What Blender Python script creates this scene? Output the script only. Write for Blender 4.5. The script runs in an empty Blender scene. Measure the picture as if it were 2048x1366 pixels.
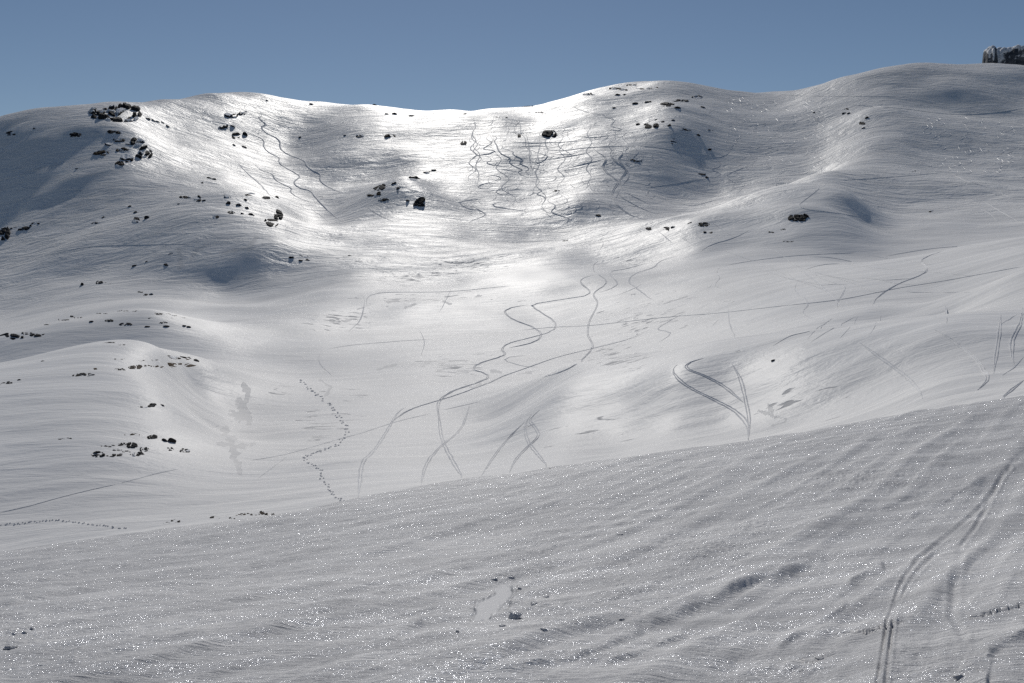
import bpy, bmesh, math, random, time
import numpy as np
from mathutils import Vector, noise as mnoise
T0 = time.time()
SC = bpy.context.scene
COL = SC.collection

# ------------------------------------------------------------------ camera model (photo pixels 2048 x 1366)
FPX = 1991.0
PITCH = math.radians(4.7)
CP, SP = math.cos(PITCH), math.sin(PITCH)
def ray(px, py):
    """direction with unit forward (y) component: returns x/y, z/y"""
    a = (np.asarray(px, float)-1024)/FPX
    b = (683-np.asarray(py, float))/FPX
    d = CP+b*SP
    return a/d, (b*CP-SP)/d

# ------------------------------------------------------------------ survey points of the terrain: photo px, py, forward distance in metres
SURVEY = """
# near slope under the viewer
-900 1650 6  -300 1640 6  300 1640 5  1024 1640 5  1700 1640 4  2400 1640 4  3200 1640 4
1024 2900 2  0 2900 2  2048 2900 2  3000 2900 2  -900 2900 3
1024 5200 1  0 5200 1  2048 5200 1  3100 5200 1  -1000 5200 1
-500 1366 9  0 1366 9  500 1366 8  1024 1366 7  1536 1366 7  2048 1366 6  2700 1366 6
-500 1270 14  0 1255 13  500 1230 12  1024 1200 12  1536 1170 11  2048 1140 10  2700 1100 10
-500 1205 21  0 1170 20  500 1130 20  1024 1060 20  1536 985 20  2048 920 20  2700 860 20
-500 1165 30  0 1105 33  270 1066 34  540 1031 35  840 976 36  1100 940 37  1300 914 37  1500 886 38  1800 840 39  2048 800 40  2400 745 42  2900 690 44
# hidden behind the edge of the near slope
0 1145 46  540 1085 48  1100 1000 50  1600 935 52  2048 870 54  2600 800 56
# lower basin
400 1015 90  700 985 88  1000 950 90  1300 900 90  1550 868 79  1750 838 73  2000 795 70  2300 740 72
480 930 112  700 920 112  1000 890 115  2048 735 84
430 865 142  560 860 148  800 850 150  1000 838 146  2000 670 97
380 780 170  500 775 182  650 780 190  850 770 195  1050 760 195
# small ridge in front on the right
2048 615 128  2300 570 136
1330 715 173  1760 645 157  1900 625 154
# second small ridge, right
1740 612 171  1900 590 166  2048 536 166  2300 470 215  2700 420 220
1900 602 180  2048 552 182  2300 490 240
1700 600 198  1900 560 210  2048 505 220  2300 430 290
# left hummocks
420 727 186  500 748 203  620 760 215
-300 800 214  0 775 212  200 738 214  340 718 212
-300 740 252  0 735 246  200 716 246  340 703 248  500 705 256
-400 725 270  0 670 268  130 637 272  300 613 278  420 638 286  520 640 300  640 626 320
-300 725 296  0 682 300  140 650 306  300 625 312  420 644 310
-300 655 400  0 640 410  140 612 400  300 598 385  420 612 372  520 620 352
# middle plain
600 700 262  800 700 262  1000 690 262  1200 690 235  1400 680 198
700 640 318  900 640 318  1100 628 310  1300 620 267  1500 610 225  1650 600 203
650 590 372  800 585 374  1000 580 362  1200 560 348  1400 540 340  1600 530 328  1800 520 318
# small crests across the middle
870 576 392  1000 549 392  1100 537 392  1220 541 386
870 566 420  1000 538 432  1150 523 428
1000 515 452  1130 506 446  1300 512 412  1450 495 400
450 575 440  560 545 452  700 540 440
# left basin floor and flank
-500 640 520
# left side of the bowl, column by column
-400 560 590  -400 470 715  -400 400 770  -400 340 826  -400 275 895  -400 297 1011  -400 350 1164
-150 600 490  -150 560 520  -150 500 576  -150 440 634  -150 400 664  -150 350 708  -150 300 757  -150 252 812  -150 274 918  -150 327 1056
0 600 455  0 560 492  0 500 538  0 440 588  0 400 615  0 350 653  0 300 697  0 238 757  0 260 855  0 313 984
160 560 468  160 500 507  160 440 556  160 400 583  160 350 618  160 300 658  160 216 735  160 238 831  160 291 956
250 550 462  250 500 496  250 440 543  250 400 576  250 350 615  250 300 662  250 207 765  250 229 864  250 282 994
290 545 460  290 500 490  290 440 538  290 400 576  290 350 624  290 300 680  290 250 738  290 204 802  290 226 906  290 279 1043
330 545 458  330 500 484  330 440 528  330 400 570  330 350 640  330 300 705  330 250 765  330 203 830  330 225 938  330 278 1079
430 540 452  430 510 470  430 440 520  430 400 572  430 350 665  430 300 745  430 250 815  430 192 895  430 214 1011  430 267 1164
520 520 458  520 500 474  520 440 536  520 400 615  520 350 712  520 300 790  520 250 860  520 190 945  520 212 1068  520 265 1228
560 510 468  560 470 494  560 437 530  560 415 590  560 350 722  560 300 802  560 250 875  560 197 960  560 219 1085  560 272 1248
600 510 474  600 490 496  600 440 580  600 400 650  600 350 738  600 300 815  600 250 885  600 203 968  600 225 1094  600 278 1258
680 500 486  680 470 520  680 440 578  680 400 645  680 350 722  680 300 800  680 250 875  680 207 960  680 229 1085  680 282 1248
760 495 490  760 460 528  760 420 590  760 385 640  760 350 695  760 300 772  760 250 850  760 213 930  760 235 1051  760 288 1209
830 500 482  830 450 535  830 415 580  830 390 602  830 350 672  830 300 755  830 250 848  830 215 925  830 237 1045  830 290 1202
900 500 484  900 450 540  900 400 622  900 330 715  900 280 790  900 217 900  900 239 1017  900 292 1170
# lip of the bowl on the right
1180 456 500  1350 424 486  1480 395 480  1600 361 490  1660 348 560
1250 452 530  1400 424 535  1520 398 540  1600 368 560
1300 475 440  1450 450 436  1600 420 440  1700 385 460
1150 480 478  1400 490 406  1600 470 400  1700 440 420
# right flank
1700 510 370  1900 490 372  2048 470 384  2400 430 400
# behind the skyline
-400 520 1900  0 480 1900  500 440 1900  1000 460 1900  1500 440 2000  2048 430 2000  2600 440 2000
-600 600 3000  0 580 3000  1000 580 3000  2048 580 3000  2800 580 3000
# face of the front ridge
1130 900 99  1130 850 113  1130 775 130  1130 735 158
1250 905 95  1250 860 106  1250 800 118  1250 757 126  1250 742 131
1345 885 93  1345 838 103  1345 790 110.5  1345 748 116.5  1345 736 119
1450 870 91  1450 838 100  1450 785 108  1450 735 115  1450 711 119
1600 830 92  1600 770 100  1600 715 108  1600 691 112
1760 815 80  1760 790 87  1760 720 99  1760 669 106
1880 800 74  1880 760 83  1880 690 97  1880 650 103
# flank of the lower left hummock
-400 1090 85  -400 985 97  -400 895 110  -400 835 121  -400 795 128
0 1080 85  0 980 97  0 880 112  0 805 127  0 768 136
150 744 142
200 1050 86  200 955 99  200 880 110  200 790 129
330 1030 88  330 955 101  330 880 115  330 790 137  340 714 170
"""
# walls of the bowl: photo column, foot (py, distance), then py:slope in degrees up to the skyline
WALLS = """
990 495 492 450:11 400:16 350:19 300:20 250:19 215:15
1080 490 496 450:10 400:16 350:18 300:19 250:19 206:17
1170 480 505 440:11 400:22 350:20 300:19 240:19 184:19
1250 445 555 425:12 400:22 330:22 280:20 220:19 165:18
1340 420 600 395:16 330:27 270:25 220:21 167:18
1430 405 625 380:17 320:24 260:22 179:20
1530 380 635 340:17 290:20 240:20 184:18
1640 350 650 310:17 250:21 200:21 167:20
1740 450 436 420:11 372:14 330:15 270:18 230:20 190:20 144:20
1850 445 444 420:9 375:17 335:14 290:17 240:22 222:15 180:24 126:22
1950 440 450 420:10 372:15 330:13 285:17 240:22 228:14 180:25 132:22
2048 430 462 410:11 370:13 320:14 270:17 220:20 200:20 136:26
2400 400 480 370:11 320:14 260:18 215:20 150:25
"""
def survey():
    rows = []
    for line in SURVEY.splitlines():
        if line.strip().startswith('#') or not line.strip(): continue
        v = [float(q) for q in line.split()]
        assert len(v) % 3 == 0, line
        rows += [v[i:i+3] for i in range(0, len(v), 3)]
    for line in WALLS.strip().splitlines():
        w = line.split()
        px, py, y = float(w[0]), float(w[1]), float(w[2])
        rows.append([px, py, y])
        for seg in w[3:]:
            p2, sl = seg.split(':'); sl = math.tan(math.radians(float(sl)))
            n = max(1, int(round((py-float(p2))/35)))
            for q in range(n):
                pn = py+(float(p2)-py)/(n-q)
                t1 = float(ray(px, py)[1]); t2 = float(ray(px, pn)[1])
                y = y*(sl-t1)/(sl-t2); py = pn
                rows.append([px, py, y])
        rows += [[px, py+22, y*1.13], [px, py+75, y*1.3]]
        if VERBOSE: print('wall', px, round(y))
    return np.array(rows)
VERBOSE = False
KA = 1.6
LMIN, LMAX = math.log(1.2), math.log(3600.0)
def tps_k(r2):
    return np.where(r2 > 1e-12, 0.5*r2*np.log(np.maximum(r2, 1e-12)), 0.0)
SV = survey()
_a, _t = ray(SV[:, 0], SV[:, 1])
_P = np.stack([_a*KA, np.log(SV[:, 2])], 1)
_n = len(_P)
_d2 = ((_P[:, None]-_P[None])**2).sum(2)
_A = np.zeros((_n+3, _n+3))
_A[:_n, :_n] = tps_k(_d2)+np.eye(_n)*0.0006
_A[:_n, _n] = 1; _A[:_n, _n+1:] = _P
_A[_n:, :_n] = _A[:_n, _n:].T
_w = np.linalg.solve(_A, np.concatenate([_t, np.zeros(3)]))
def tps_eval(a, l):
    q = np.stack([a.ravel()*KA, l.ravel()], 1)
    out = np.empty(len(q))
    for i in range(0, len(q), 20000):
        s = q[i:i+20000]
        d2 = (s[:, :1]-_P[None, :, 0])**2+(s[:, 1:]-_P[None, :, 1])**2
        out[i:i+20000] = tps_k(d2)@_w[:_n]+_w[_n]+s@_w[_n+1:]
    return out.reshape(a.shape)
def cubic_resample(g, x, axis):
    """Catmull-Rom resample of g along axis at fractional indices x"""
    g = np.moveaxis(g, axis, 0)
    n = g.shape[0]
    i = np.clip(np.floor(x).astype(int), 0, n-2)
    f = (x-i)[:, None]
    p0 = g[np.clip(i-1, 0, n-1)]; p1 = g[i]; p2 = g[i+1]; p3 = g[np.clip(i+2, 0, n-1)]
    r = p1+0.5*f*(p2-p0+f*(2*p0-5*p1+4*p2-p3+f*(3*(p1-p2)+p3-p0)))
    return np.moveaxis(r, 0, axis)

# polar grid: fine columns across what the photo sees, coarser beside it
QUICK = False
NC = 1130
acore = np.linspace(-0.58, 0.58, NC)
tail = 0.58+np.cumsum(np.geomspace(0.0011, 0.03, 75))
AG = np.concatenate([-tail[::-1], acore, tail])
NL = 1420
LG = np.linspace(LMIN, LMAX, NL)
YG = np.exp(LG)
ca = np.linspace(AG[0], AG[-1], 300)
cl = np.linspace(LMIN, LMAX, 330)
_ct = tps_eval(*np.meshgrid(ca, cl, indexing='ij'))
_ct = cubic_resample(_ct, (AG-ca[0])/(ca[1]-ca[0]), 0)
TG = cubic_resample(_ct, (LG-cl[0])/(cl[1]-cl[0]), 1)
XG = AG[:, None]*YG[None]
YY = np.broadcast_to(YG[None], XG.shape)
ZG = TG*YY

# ------------------------------------------------------------------ value noise on arrays
def hash2(ix, iy, s):
    h = (ix.astype(np.int64)*374761393+iy.astype(np.int64)*668265263+s*982451653) & 0xffffffff
    h = ((h ^ (h >> 13))*1274126177) & 0xffffffff
    return ((h ^ (h >> 16)) & 0xffff)/65535.0
def gnoise(x, y, s=0):
    """gradient noise, about -1..1"""
    ix = np.floor(x); iy = np.floor(y); fx = x-ix; fy = y-iy
    u = fx*fx*fx*(fx*(fx*6-15)+10); v = fy*fy*fy*(fy*(fy*6-15)+10)
    def g(dx, dy):
        th = hash2(ix+dx, iy+dy, s)*2*math.pi
        return np.cos(th)*(fx-dx)+np.sin(th)*(fy-dy)
    a = g(0, 0); b = g(1, 0); c = g(0, 1); d = g(1, 1)
    return 1.5*((a+(b-a)*u)*(1-v)+(c+(d-c)*u)*v)
def sstep(a, b, x):
    t = np.clip((x-a)/(b-a), 0, 1); return t*t*(3-2*t)
def fbm(x, y, s, n=4, gain=0.5):
    o = 0; amp = 1
    for k in range(n):
        o = o+amp*gnoise(x*2**k, y*2**k, s+k*17); amp *= gain
    return o
# ------------------------------------------------------------------ relief on the snow
def lod(lam):
    """fade waves the grid cannot carry"""
    step = YY*(LG[1]-LG[0])
    return sstep(1.6, 4.0, lam/step)
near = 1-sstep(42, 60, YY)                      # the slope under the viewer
mid = (1-near)
def rot(deg):
    c, s = math.cos(math.radians(deg)), math.sin(math.radians(deg))
    return XG*c+YY*s, -XG*s+YY*c
u35, v35 = rot(57)                              # u runs away to the right, as the wind ridges do
sc = np.clip(YY/420, 0.12, 1.15)
relief = np.zeros_like(ZG)
for lam, amp, sd in ((110, 2.6, 7), (55, 1.5, 1), (30, 0.75, 2), (15, 0.32, 3)):
    relief += mid*sc*amp*lod(lam)*gnoise(XG/lam, YY/lam, sd)
uw, vw = rot(8)
for lu, lv, amp, sd in ((26, 6.0, 0.17, 4), (11, 2.6, 0.085, 5), (6, 1.3, 0.04, 6)):
    relief += mid*amp*lod(lv)*gnoise(uw/lu+0.35*gnoise(XG/40, YY/40, 9), vw/lv, sd)
# wind ridges on the near slope
for lu, lv, amp, sd in ((9.0, 0.95, 0.034, 11), (6.0, 0.46, 0.026, 12), (3.0, 0.22, 0.015, 13), (0.9, 0.11, 0.007, 14)):
    wob = 0.5*gnoise(u35/6, v35/3, 20+sd)
    n_ = gnoise(u35/lu+wob, v35/lv+wob*0.8, sd)
    relief += near*amp*lod(lv)*(n_+0.7*(np.abs(n_)-0.3))*np.clip(YY/6, 0.4, 1.5)
relief += near*0.06*gnoise(u35/9, v35/3.2, 15)+near*0.012*lod(0.15)*fbm(XG/0.5, YY/0.8, 16, 3)

PX0, PY0 = (lambda b: (1024+XG/YY*(CP+b*SP)*FPX, 683-b*FPX))((ZG/YY*CP+SP)/(CP-ZG/YY*SP))
# ruts, cracks and drift edges on the near slope, traced in the photo: kind width(px) height(m) | origin x, y, scale | points
NEAR = """
rut 3.8 0.0210|1448 766 .4392|1300 395 1180 540 1000 690 880 785 800 920 742 1110 705 1340 695 1400
rut 3.8 0.0180|1448 766 .4392|1270 420 1140 650 1075 735 960 760 850 880 790 1000 768 1100 750 1260 735 1400
rut 5.1 0.0120|1448 766 .4392|1366 330 1260 420 1200 520
rut 7.6 0.0132|1448 766 .4392|1080 760 1050 900 1040 1060 1090 1160
crack 4 0.0200|1448 766 .4392|480 1152 560 1138 650 1142 740 1118 835 1100
crack 4 0.0200|1448 766 .4392|1095 1078 1180 1062 1250 1042 1390 1010
crack 4 0.0130|1448 766 .4392|320 1250 400 1272 450 1246 510 1236
crack 4 0.0130|1448 766 .4392|270 1290 310 1305 360 1325
crack 4 0.0060|1448 766 .4392|1090 1275 1130 1310 1190 1335
drift 16.8 0.0350|1448 766 .4392|1060 1320 1130 1350 1210 1366
drift 7.7 0.0450|1448 766 .4392|-40 975 200 880 350 830 480 800
drift 6.3 0.0375|1448 766 .4392|560 905 640 850 740 815
drift 7.0 0.0450|1448 766 .4392|230 1215 330 1150 470 1080 580 1000
drift 9.8 0.0525|1448 766 .4392|1180 1250 1280 1190 1400 1140
drift 5.6 0.0300|1448 766 .4392|700 580 830 520 1000 465
drift 5.6 0.0300|1448 766 .4392|810 610 940 560 1060 500 1200 440
drift 5.6 0.0270|1448 766 .4392|500 450 700 400 900 360 1100 330
drift 7.0 0.0450|500 966 .293|480 1215 760 1130 900 1065 1150 950 1400 830
drift 6.3 0.0420|500 966 .293|-100 1090 400 910 700 820 1000 712 1400 600
drift 4.9 0.0330|500 966 .293|0 690 500 560 900 470 1300 420
drift 4.2 0.0300|500 966 .293|-200 520 300 420 800 330 1300 240
drift 8.4 0.0525|1000 966 .293|940 990 1250 880 1500 770 1750 660 2060 585
drift 7.0 0.0450|1000 966 .293|-100 1310 500 1195 800 1080 1000 1010
drift 6.3 0.0375|1000 966 .293|650 1265 1000 1130 1300 1030
drift 5.6 0.0330|0 966 .293|300 935 700 840 1100 770 1500 690
drift 5.6 0.0330|0 966 .293|400 1160 900 1030 1250 960 1700 860
drift 5.6 0.0330|0 966 .293|-50 840 500 730 1000 640 1500 540
drift 4.9 0.0300|0 966 .293|0 610 600 520 1100 440 1600 360
drift 6.3 0.0375|0 966 .293|0 1300 500 1220 1000 1110 1500 1000
crack 3.5 0.0078|0 966 .293|1000 620 1250 600 1400 560
crack 3.5 0.0078|1000 966 .293|700 350 800 345 880 365
crack 4 0.0130|1000 966 .293|760 915 860 905 960 940
crack 5 0.0156|500 966 .293|1640 650 1700 655 1760 640 1840 640
crack 4 0.0130|500 966 .293|1700 865 1760 850 1790 800 1830 700 1790 670
"""
HOLE = np.array([1640, 690, 1760, 668, 1818, 700, 1812, 765, 1720, 850, 1640, 945, 1490, 960, 1530, 800, 1650, 742], float).reshape(-1, 2)*.293+np.array([500, 966])
def near_features():
    dz = np.zeros_like(ZG)
    jmax = int(np.searchsorted(YG, 48))
    X_, Y_ = PX0[:, :jmax], PY0[:, :jmax]
    wob = 3.0*gnoise(X_/38, Y_/22, 61)+1.2*gnoise(X_/11, Y_/8, 62)
    mod = 0.8+0.6*gnoise(X_/60, Y_/40, 63)
    for line in NEAR.strip().splitlines():
        a, fr, pts = line.split('|')
        kind, w, h = a.split(); w = float(w); h = float(h)
        ox, oy, s = [float(q) for q in fr.split()]
        p = np.array([float(q) for q in pts.split()]).reshape(-1, 2)*s+np.array([ox, oy])
        best = np.full(X_.shape, 1e6); sgn = np.zeros_like(best); along = np.zeros_like(best)
        n = len(p)-1
        for k in range(n):
            d = p[k+1]-p[k]; t = np.clip(((X_-p[k, 0])*d[0]+(Y_-p[k, 1])*d[1])/(d@d), 0, 1)
            ex, ey = X_-p[k, 0]-t*d[0], Y_-p[k, 1]-t*d[1]
            r = np.hypot(ex, ey); m = r < best
            best = np.where(m, r, best); sgn = np.where(m, np.sign(d[0]*ey-d[1]*ex), sgn); along = np.where(m, (k+t)/n, along)
        end = sstep(0, .12, along)*sstep(0, .12, 1-along) if kind != 'rut' else 1.0
        r = np.abs(best+wob*(0.25 if kind == 'rut' else 0.8))
        if kind == 'rut':
            dz[:, :jmax] += h*(-np.exp(-(r/w)**2)+0.55*np.exp(-((r-1.9*w)/(0.8*w))**2))*np.clip(mod, .4, 1.3)
        elif kind == 'drift':
            dz[:, :jmax] += h*np.exp(-(r/np.where(sgn > 0, w*0.7, w*2.2))**2)*end*np.clip(mod, .2, 1.4)
        else:
            side = sgn*r
            dz[:, :jmax] += h*(np.where(side < 0, np.exp(-(side/(w*4))**2), -0.7*np.exp(-(side/(w*0.9))**2))*sstep(0, w*0.25, r))*end
    # the slab that broke out of the crust
    inside = np.zeros(X_.shape, bool); dist = np.full(X_.shape, 1e6); n = len(HOLE)
    Xw, Yw = X_+wob*1.2, Y_+wob*0.7
    for k in range(n):
        a, b = HOLE[k], HOLE[(k+1) % n]
        c = (a[1] > Yw) != (b[1] > Yw)
        inside ^= c & (Xw < (b[0]-a[0])*(Yw-a[1])/(b[1]-a[1]+1e-9)+a[0])
        d = b-a; t = np.clip(((Xw-a[0])*d[0]+(Yw-a[1])*d[1])/(d@d), 0, 1)
        dist = np.minimum(dist, np.hypot(Xw-a[0]-t*d[0], Yw-a[1]-t*d[1]))
    hole = np.zeros_like(ZG); hole[:, :jmax] = np.where(inside, sstep(0, 9, dist+3*gnoise(X_/7, Y_/5, 64)), 0)
    rough = np.zeros_like(ZG)
    for px, py, rx, ry in ((1075, 1120, 55, 60), (1090, 1230, 70, 50), (900, 1330, 120, 50), (1400, 1100, 120, 40), (1250, 1180, 110, 60), (1560, 1340, 120, 40), (1850, 1330, 100, 60), (1500, 1060, 60, 20), (1700, 960, 160, 30), (20, 1270, 90, 30)):
        rough[:, :jmax] = np.maximum(rough[:, :jmax], np.exp(-((X_-px)/rx)**2-((Y_-py)/ry)**2))
    rn = np.abs(gnoise(XG/0.16, YY/0.24, 71))+0.6*np.abs(gnoise(XG/0.07, YY/0.11, 72))
    dz += near*rough*0.026*(rn-0.25)*np.clip(YY/9, .7, 1.6)*(1-hole)
    return dz, hole
_dz, HOLEM = near_features()
relief = relief*(1-HOLEM*0.9)
ZG = ZG+relief+_dz-HOLEM*0.018
# knobs and scoops of the bowl: photo place, half widths across and along in metres, height
KNOBS = """
812 378 34 34 7  870 372 16 26 -5  760 350 26 40 -4  1330 365 60 60 -4.5  1240 300 30 60 3  1345 258 34 34 2.5
535 418 26 34 5  640 425 22 50 -5  290 296 26 30 5  468 252 22 24 4  470 410 30 26 3  602 514 26 16 1.5
1250 196 50 30 4  1100 262 22 22 3  560 300 24 60 -4  700 300 30 50 3  940 320 40 60 -3  1050 300 40 60 3  1150 410 24 24 4
1590 428 14 12 2.5  1400 448 22 14 2  1300 452 20 12 2  240 268 30 20 3  1720 240 30 24 3
"""
def knobs():
    v = np.array([float(q) for q in KNOBS.split()]).reshape(-1, 5); d = np.zeros_like(ZG)
    for px, py, rx, ry, h in v:
        i = int(np.clip(np.searchsorted(AG, float(ray(px, py)[0])), 1, len(AG)-2)); t = float(ray(px, py)[1])
        j = int(np.argmax(ZG[i]/YG >= t)); x0, y0 = XG[i, j], YG[j]
        d += h*np.exp(-((XG-x0)/rx)**2-((YY-y0)/ry)**2)
    return d
ZG = ZG+knobs()

def grid_z(x, y):
    """height of the built snow mesh at x, y (bilinear)"""
    x = np.asarray(x, float); y = np.asarray(y, float)
    a = x/y; l = (np.log(y)-LMIN)/(LG[1]-LG[0])
    j = np.clip(l.astype(int), 0, NL-2); fl = (y-YG[j])/(YG[j+1]-YG[j])
    i = np.clip(np.searchsorted(AG, a)-1, 0, len(AG)-2)
    fa = (a-AG[i])/(AG[i+1]-AG[i])
    return (ZG[i, j]*(1-fa)+ZG[i+1, j]*fa)*(1-fl)+(ZG[i, j+1]*(1-fa)+ZG[i+1, j+1]*fa)*fl
def ground(px, py, near_limit=1.5):
    """where the sight line through a photo pixel first meets the snow"""
    px = np.atleast_1d(np.asarray(px, float)); py = np.atleast_1d(np.asarray(py, float))
    out = np.zeros((len(px), 3))
    j0 = int(np.searchsorted(YG, near_limit))
    for k in range(len(px)):
        a, t = ray(px[k], py[k]); a = float(a); t = float(t)
        i = int(np.clip(np.searchsorted(AG, a)-1, 0, len(AG)-2))
        f = (a-AG[i])/(AG[i+1]-AG[i])
        prof = (ZG[i, j0:]*(1-f)+ZG[i+1, j0:]*f)/YG[j0:]
        hit = np.nonzero(prof >= t)[0]
        if len(hit) == 0: j = int(np.argmax(prof)); y = YG[j0+j]
        else:
            j = int(hit[0])
            if j == 0: y = YG[j0]
            else:
                g = (t-prof[j-1])/max(prof[j]-prof[j-1], 1e-9)
                y = YG[j0+j-1]+g*(YG[j0+j]-YG[j0+j-1])
        out[k] = (a*y, y, 0)
    out[:, 2] = grid_z(out[:, 0], out[:, 1])
    return out

def grid_mesh(name, X, Y, Z, mat):
    nu, nv = X.shape
    co = np.stack([X, Y, Z], 2).reshape(-1, 3).astype(np.float32)
    idx = np.arange(nu*nv, dtype=np.int32).reshape(nu, nv)
    q = np.stack([idx[:-1, :-1], idx[1:, :-1], idx[1:, 1:], idx[:-1, 1:]], 2).reshape(-1, 4)
    me = bpy.data.meshes.new(name)
    me.vertices.add(len(co)); me.vertices.foreach_set('co', co.ravel())
    me.loops.add(q.size); me.loops.foreach_set('vertex_index', q.ravel())
    me.polygons.add(len(q))
    me.polygons.foreach_set('loop_start', np.arange(0, q.size, 4, dtype=np.int32))
    me.polygons.foreach_set('use_smooth', np.ones(len(q), dtype=bool))
    me.update(calc_edges=True)
    if mat: me.materials.append(mat)
    return me
def link(name, me, parent=None):
    o = bpy.data.objects.new(name, me); COL.objects.link(o)
    if parent: o.parent = parent
    return o

# ------------------------------------------------------------------ node helper
class NT:
    def __init__(s, name):
        s.m = bpy.data.materials.new(name); s.m.use_nodes = True
        s.t = s.m.node_tree; s.t.nodes.clear()
        s.out = s.n('ShaderNodeOutputMaterial')
    def n(s, kind, **kw):
        nd = s.t.nodes.new(kind)
        for k, v in kw.items():
            if k.startswith('i_'):
                key = k[2:]; key = int(key) if key.isdigit() else key.replace('_', ' ')
                s.set(nd.inputs[key], v)
            else: setattr(nd, k, v)
        return nd
    def set(s, sock, v):
        if isinstance(v, bpy.types.NodeSocket): s.t.links.new(v, sock)
        else: sock.default_value = v
    def math(s, op, a, b=0.0, c=None, clamp=False):
        nd = s.t.nodes.new('ShaderNodeMath'); nd.operation = op; nd.use_clamp = clamp
        s.set(nd.inputs[0], a); s.set(nd.inputs[1], b)
        if c is not None: s.set(nd.inputs[2], c)
        return nd.outputs[0]
    def mix(s, f, a, b):
        nd = s.t.nodes.new('ShaderNodeMix'); nd.data_type = 'RGBA'
        s.set(nd.inputs[0], f); s.set(nd.inputs[6], a); s.set(nd.inputs[7], b)
        return nd.outputs[2]
    def ramp(s, v, lo, hi, a=0.0, b=1.0):
        nd = s.t.nodes.new('ShaderNodeMapRange'); nd.interpolation_type = 'SMOOTHSTEP'
        s.set(nd.inputs[0], v); nd.inputs[1].default_value = lo; nd.inputs[2].default_value = hi
        nd.inputs[3].default_value = a; nd.inputs[4].default_value = b
        return nd.outputs[0]
    def noise(s, vec, scale, detail=2, rough=0.5, dist=0.0):
        nd = s.n('ShaderNodeTexNoise'); s.set(nd.inputs['Vector'], vec)
        nd.inputs['Scale'].default_value = scale; nd.inputs['Detail'].default_value = detail
        nd.inputs['Roughness'].default_value = rough; nd.inputs['Distortion'].default_value = dist
        return nd.outputs['Fac']
    def mapping(s, vec, scale=(1, 1, 1), rz=0.0):
        nd = s.n('ShaderNodeMapping'); s.set(nd.inputs['Vector'], vec)
        nd.inputs['Scale'].default_value = scale; nd.inputs['Rotation'].default_value = (0, 0, rz)
        return nd.outputs[0]

# ------------------------------------------------------------------ light
SUN_EL = math.radians(32.5)
SUN_AZ = math.radians(-5.0)          # clockwise from straight ahead
def build_light():
    w = bpy.data.worlds.new("World"); SC.world = w; w.use_nodes = True
    t = w.node_tree; t.nodes.clear()
    sky = t.nodes.new('ShaderNodeTexSky'); sky.sky_type = 'NISHITA'; sky.sun_disc = False
    sky.sun_elevation = SUN_EL; sky.sun_rotation = SUN_AZ
    sky.altitude = 2500; sky.air_density = 1.0; sky.dust_density = 0.35; sky.ozone_density = 1.6
    bg = t.nodes.new('ShaderNodeBackground'); bg.inputs[1].default_value = 0.081
    o = t.nodes.new('ShaderNodeOutputWorld')
    t.links.new(sky.outputs[0], bg.inputs[0]); t.links.new(bg.outputs[0], o.inputs[0])
    l = bpy.data.lights.new('sun', 'SUN'); l.energy = 5.0; l.angle = math.radians(0.55); l.color = (1, 0.965, 0.91)
    ob = bpy.data.objects.new('sun', l); COL.objects.link(ob)
    # direction from scene to sun
    d = Vector((math.sin(SUN_AZ)*math.cos(SUN_EL), math.cos(SUN_AZ)*math.cos(SUN_EL), math.sin(SUN_EL)))
    ob.rotation_euler = d.to_track_quat('Z', 'Y').to_euler(); ob.location = (0, -20, 60)
    cam = bpy.data.cameras.new('camera'); cam.sensor_fit = 'HORIZONTAL'; cam.sensor_width = 36
    cam.lens = FPX/2048*36; cam.clip_start = 0.05; cam.clip_end = 20000
    co = bpy.data.objects.new('camera', cam); COL.objects.link(co)
    co.rotation_euler = (math.radians(90)-PITCH, 0, 0); SC.camera = co
    SC.view_settings.view_transform = 'Standard'; SC.view_settings.look = 'None'
    SC.view_settings.gamma = 1; SC.view_settings.use_curve_mapping = False
    SC.view_settings.exposure = -0.86
    SC.cycles.use_denoising = False
    SC.cycles.max_bounces = 4; SC.cycles.diffuse_bounces = 2; SC.cycles.glossy_bounces = 2
build_light()
# ------------------------------------------------------------------ dull wind-scoured places and painted-on sheen over the snow, as blobs and strokes found through the photo
def to_photo(X, Y, Z):
    b = (Z/Y*CP+SP)/(CP-Z/Y*SP)
    d = CP+b*SP
    return 1024+X/Y*d*FPX, 683-b*FPX
PPX, PPY = to_photo(XG, YY, ZG)
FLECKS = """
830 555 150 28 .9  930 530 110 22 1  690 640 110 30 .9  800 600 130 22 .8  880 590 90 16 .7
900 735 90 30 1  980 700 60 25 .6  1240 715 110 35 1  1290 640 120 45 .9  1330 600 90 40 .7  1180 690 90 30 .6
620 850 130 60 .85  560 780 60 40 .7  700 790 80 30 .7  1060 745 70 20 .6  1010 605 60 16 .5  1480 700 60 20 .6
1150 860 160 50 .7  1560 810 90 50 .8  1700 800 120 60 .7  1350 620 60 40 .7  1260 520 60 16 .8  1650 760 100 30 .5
700 520 70 20 .7  1440 590 50 30 .7 880 800 100 40 .5
"""
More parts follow.
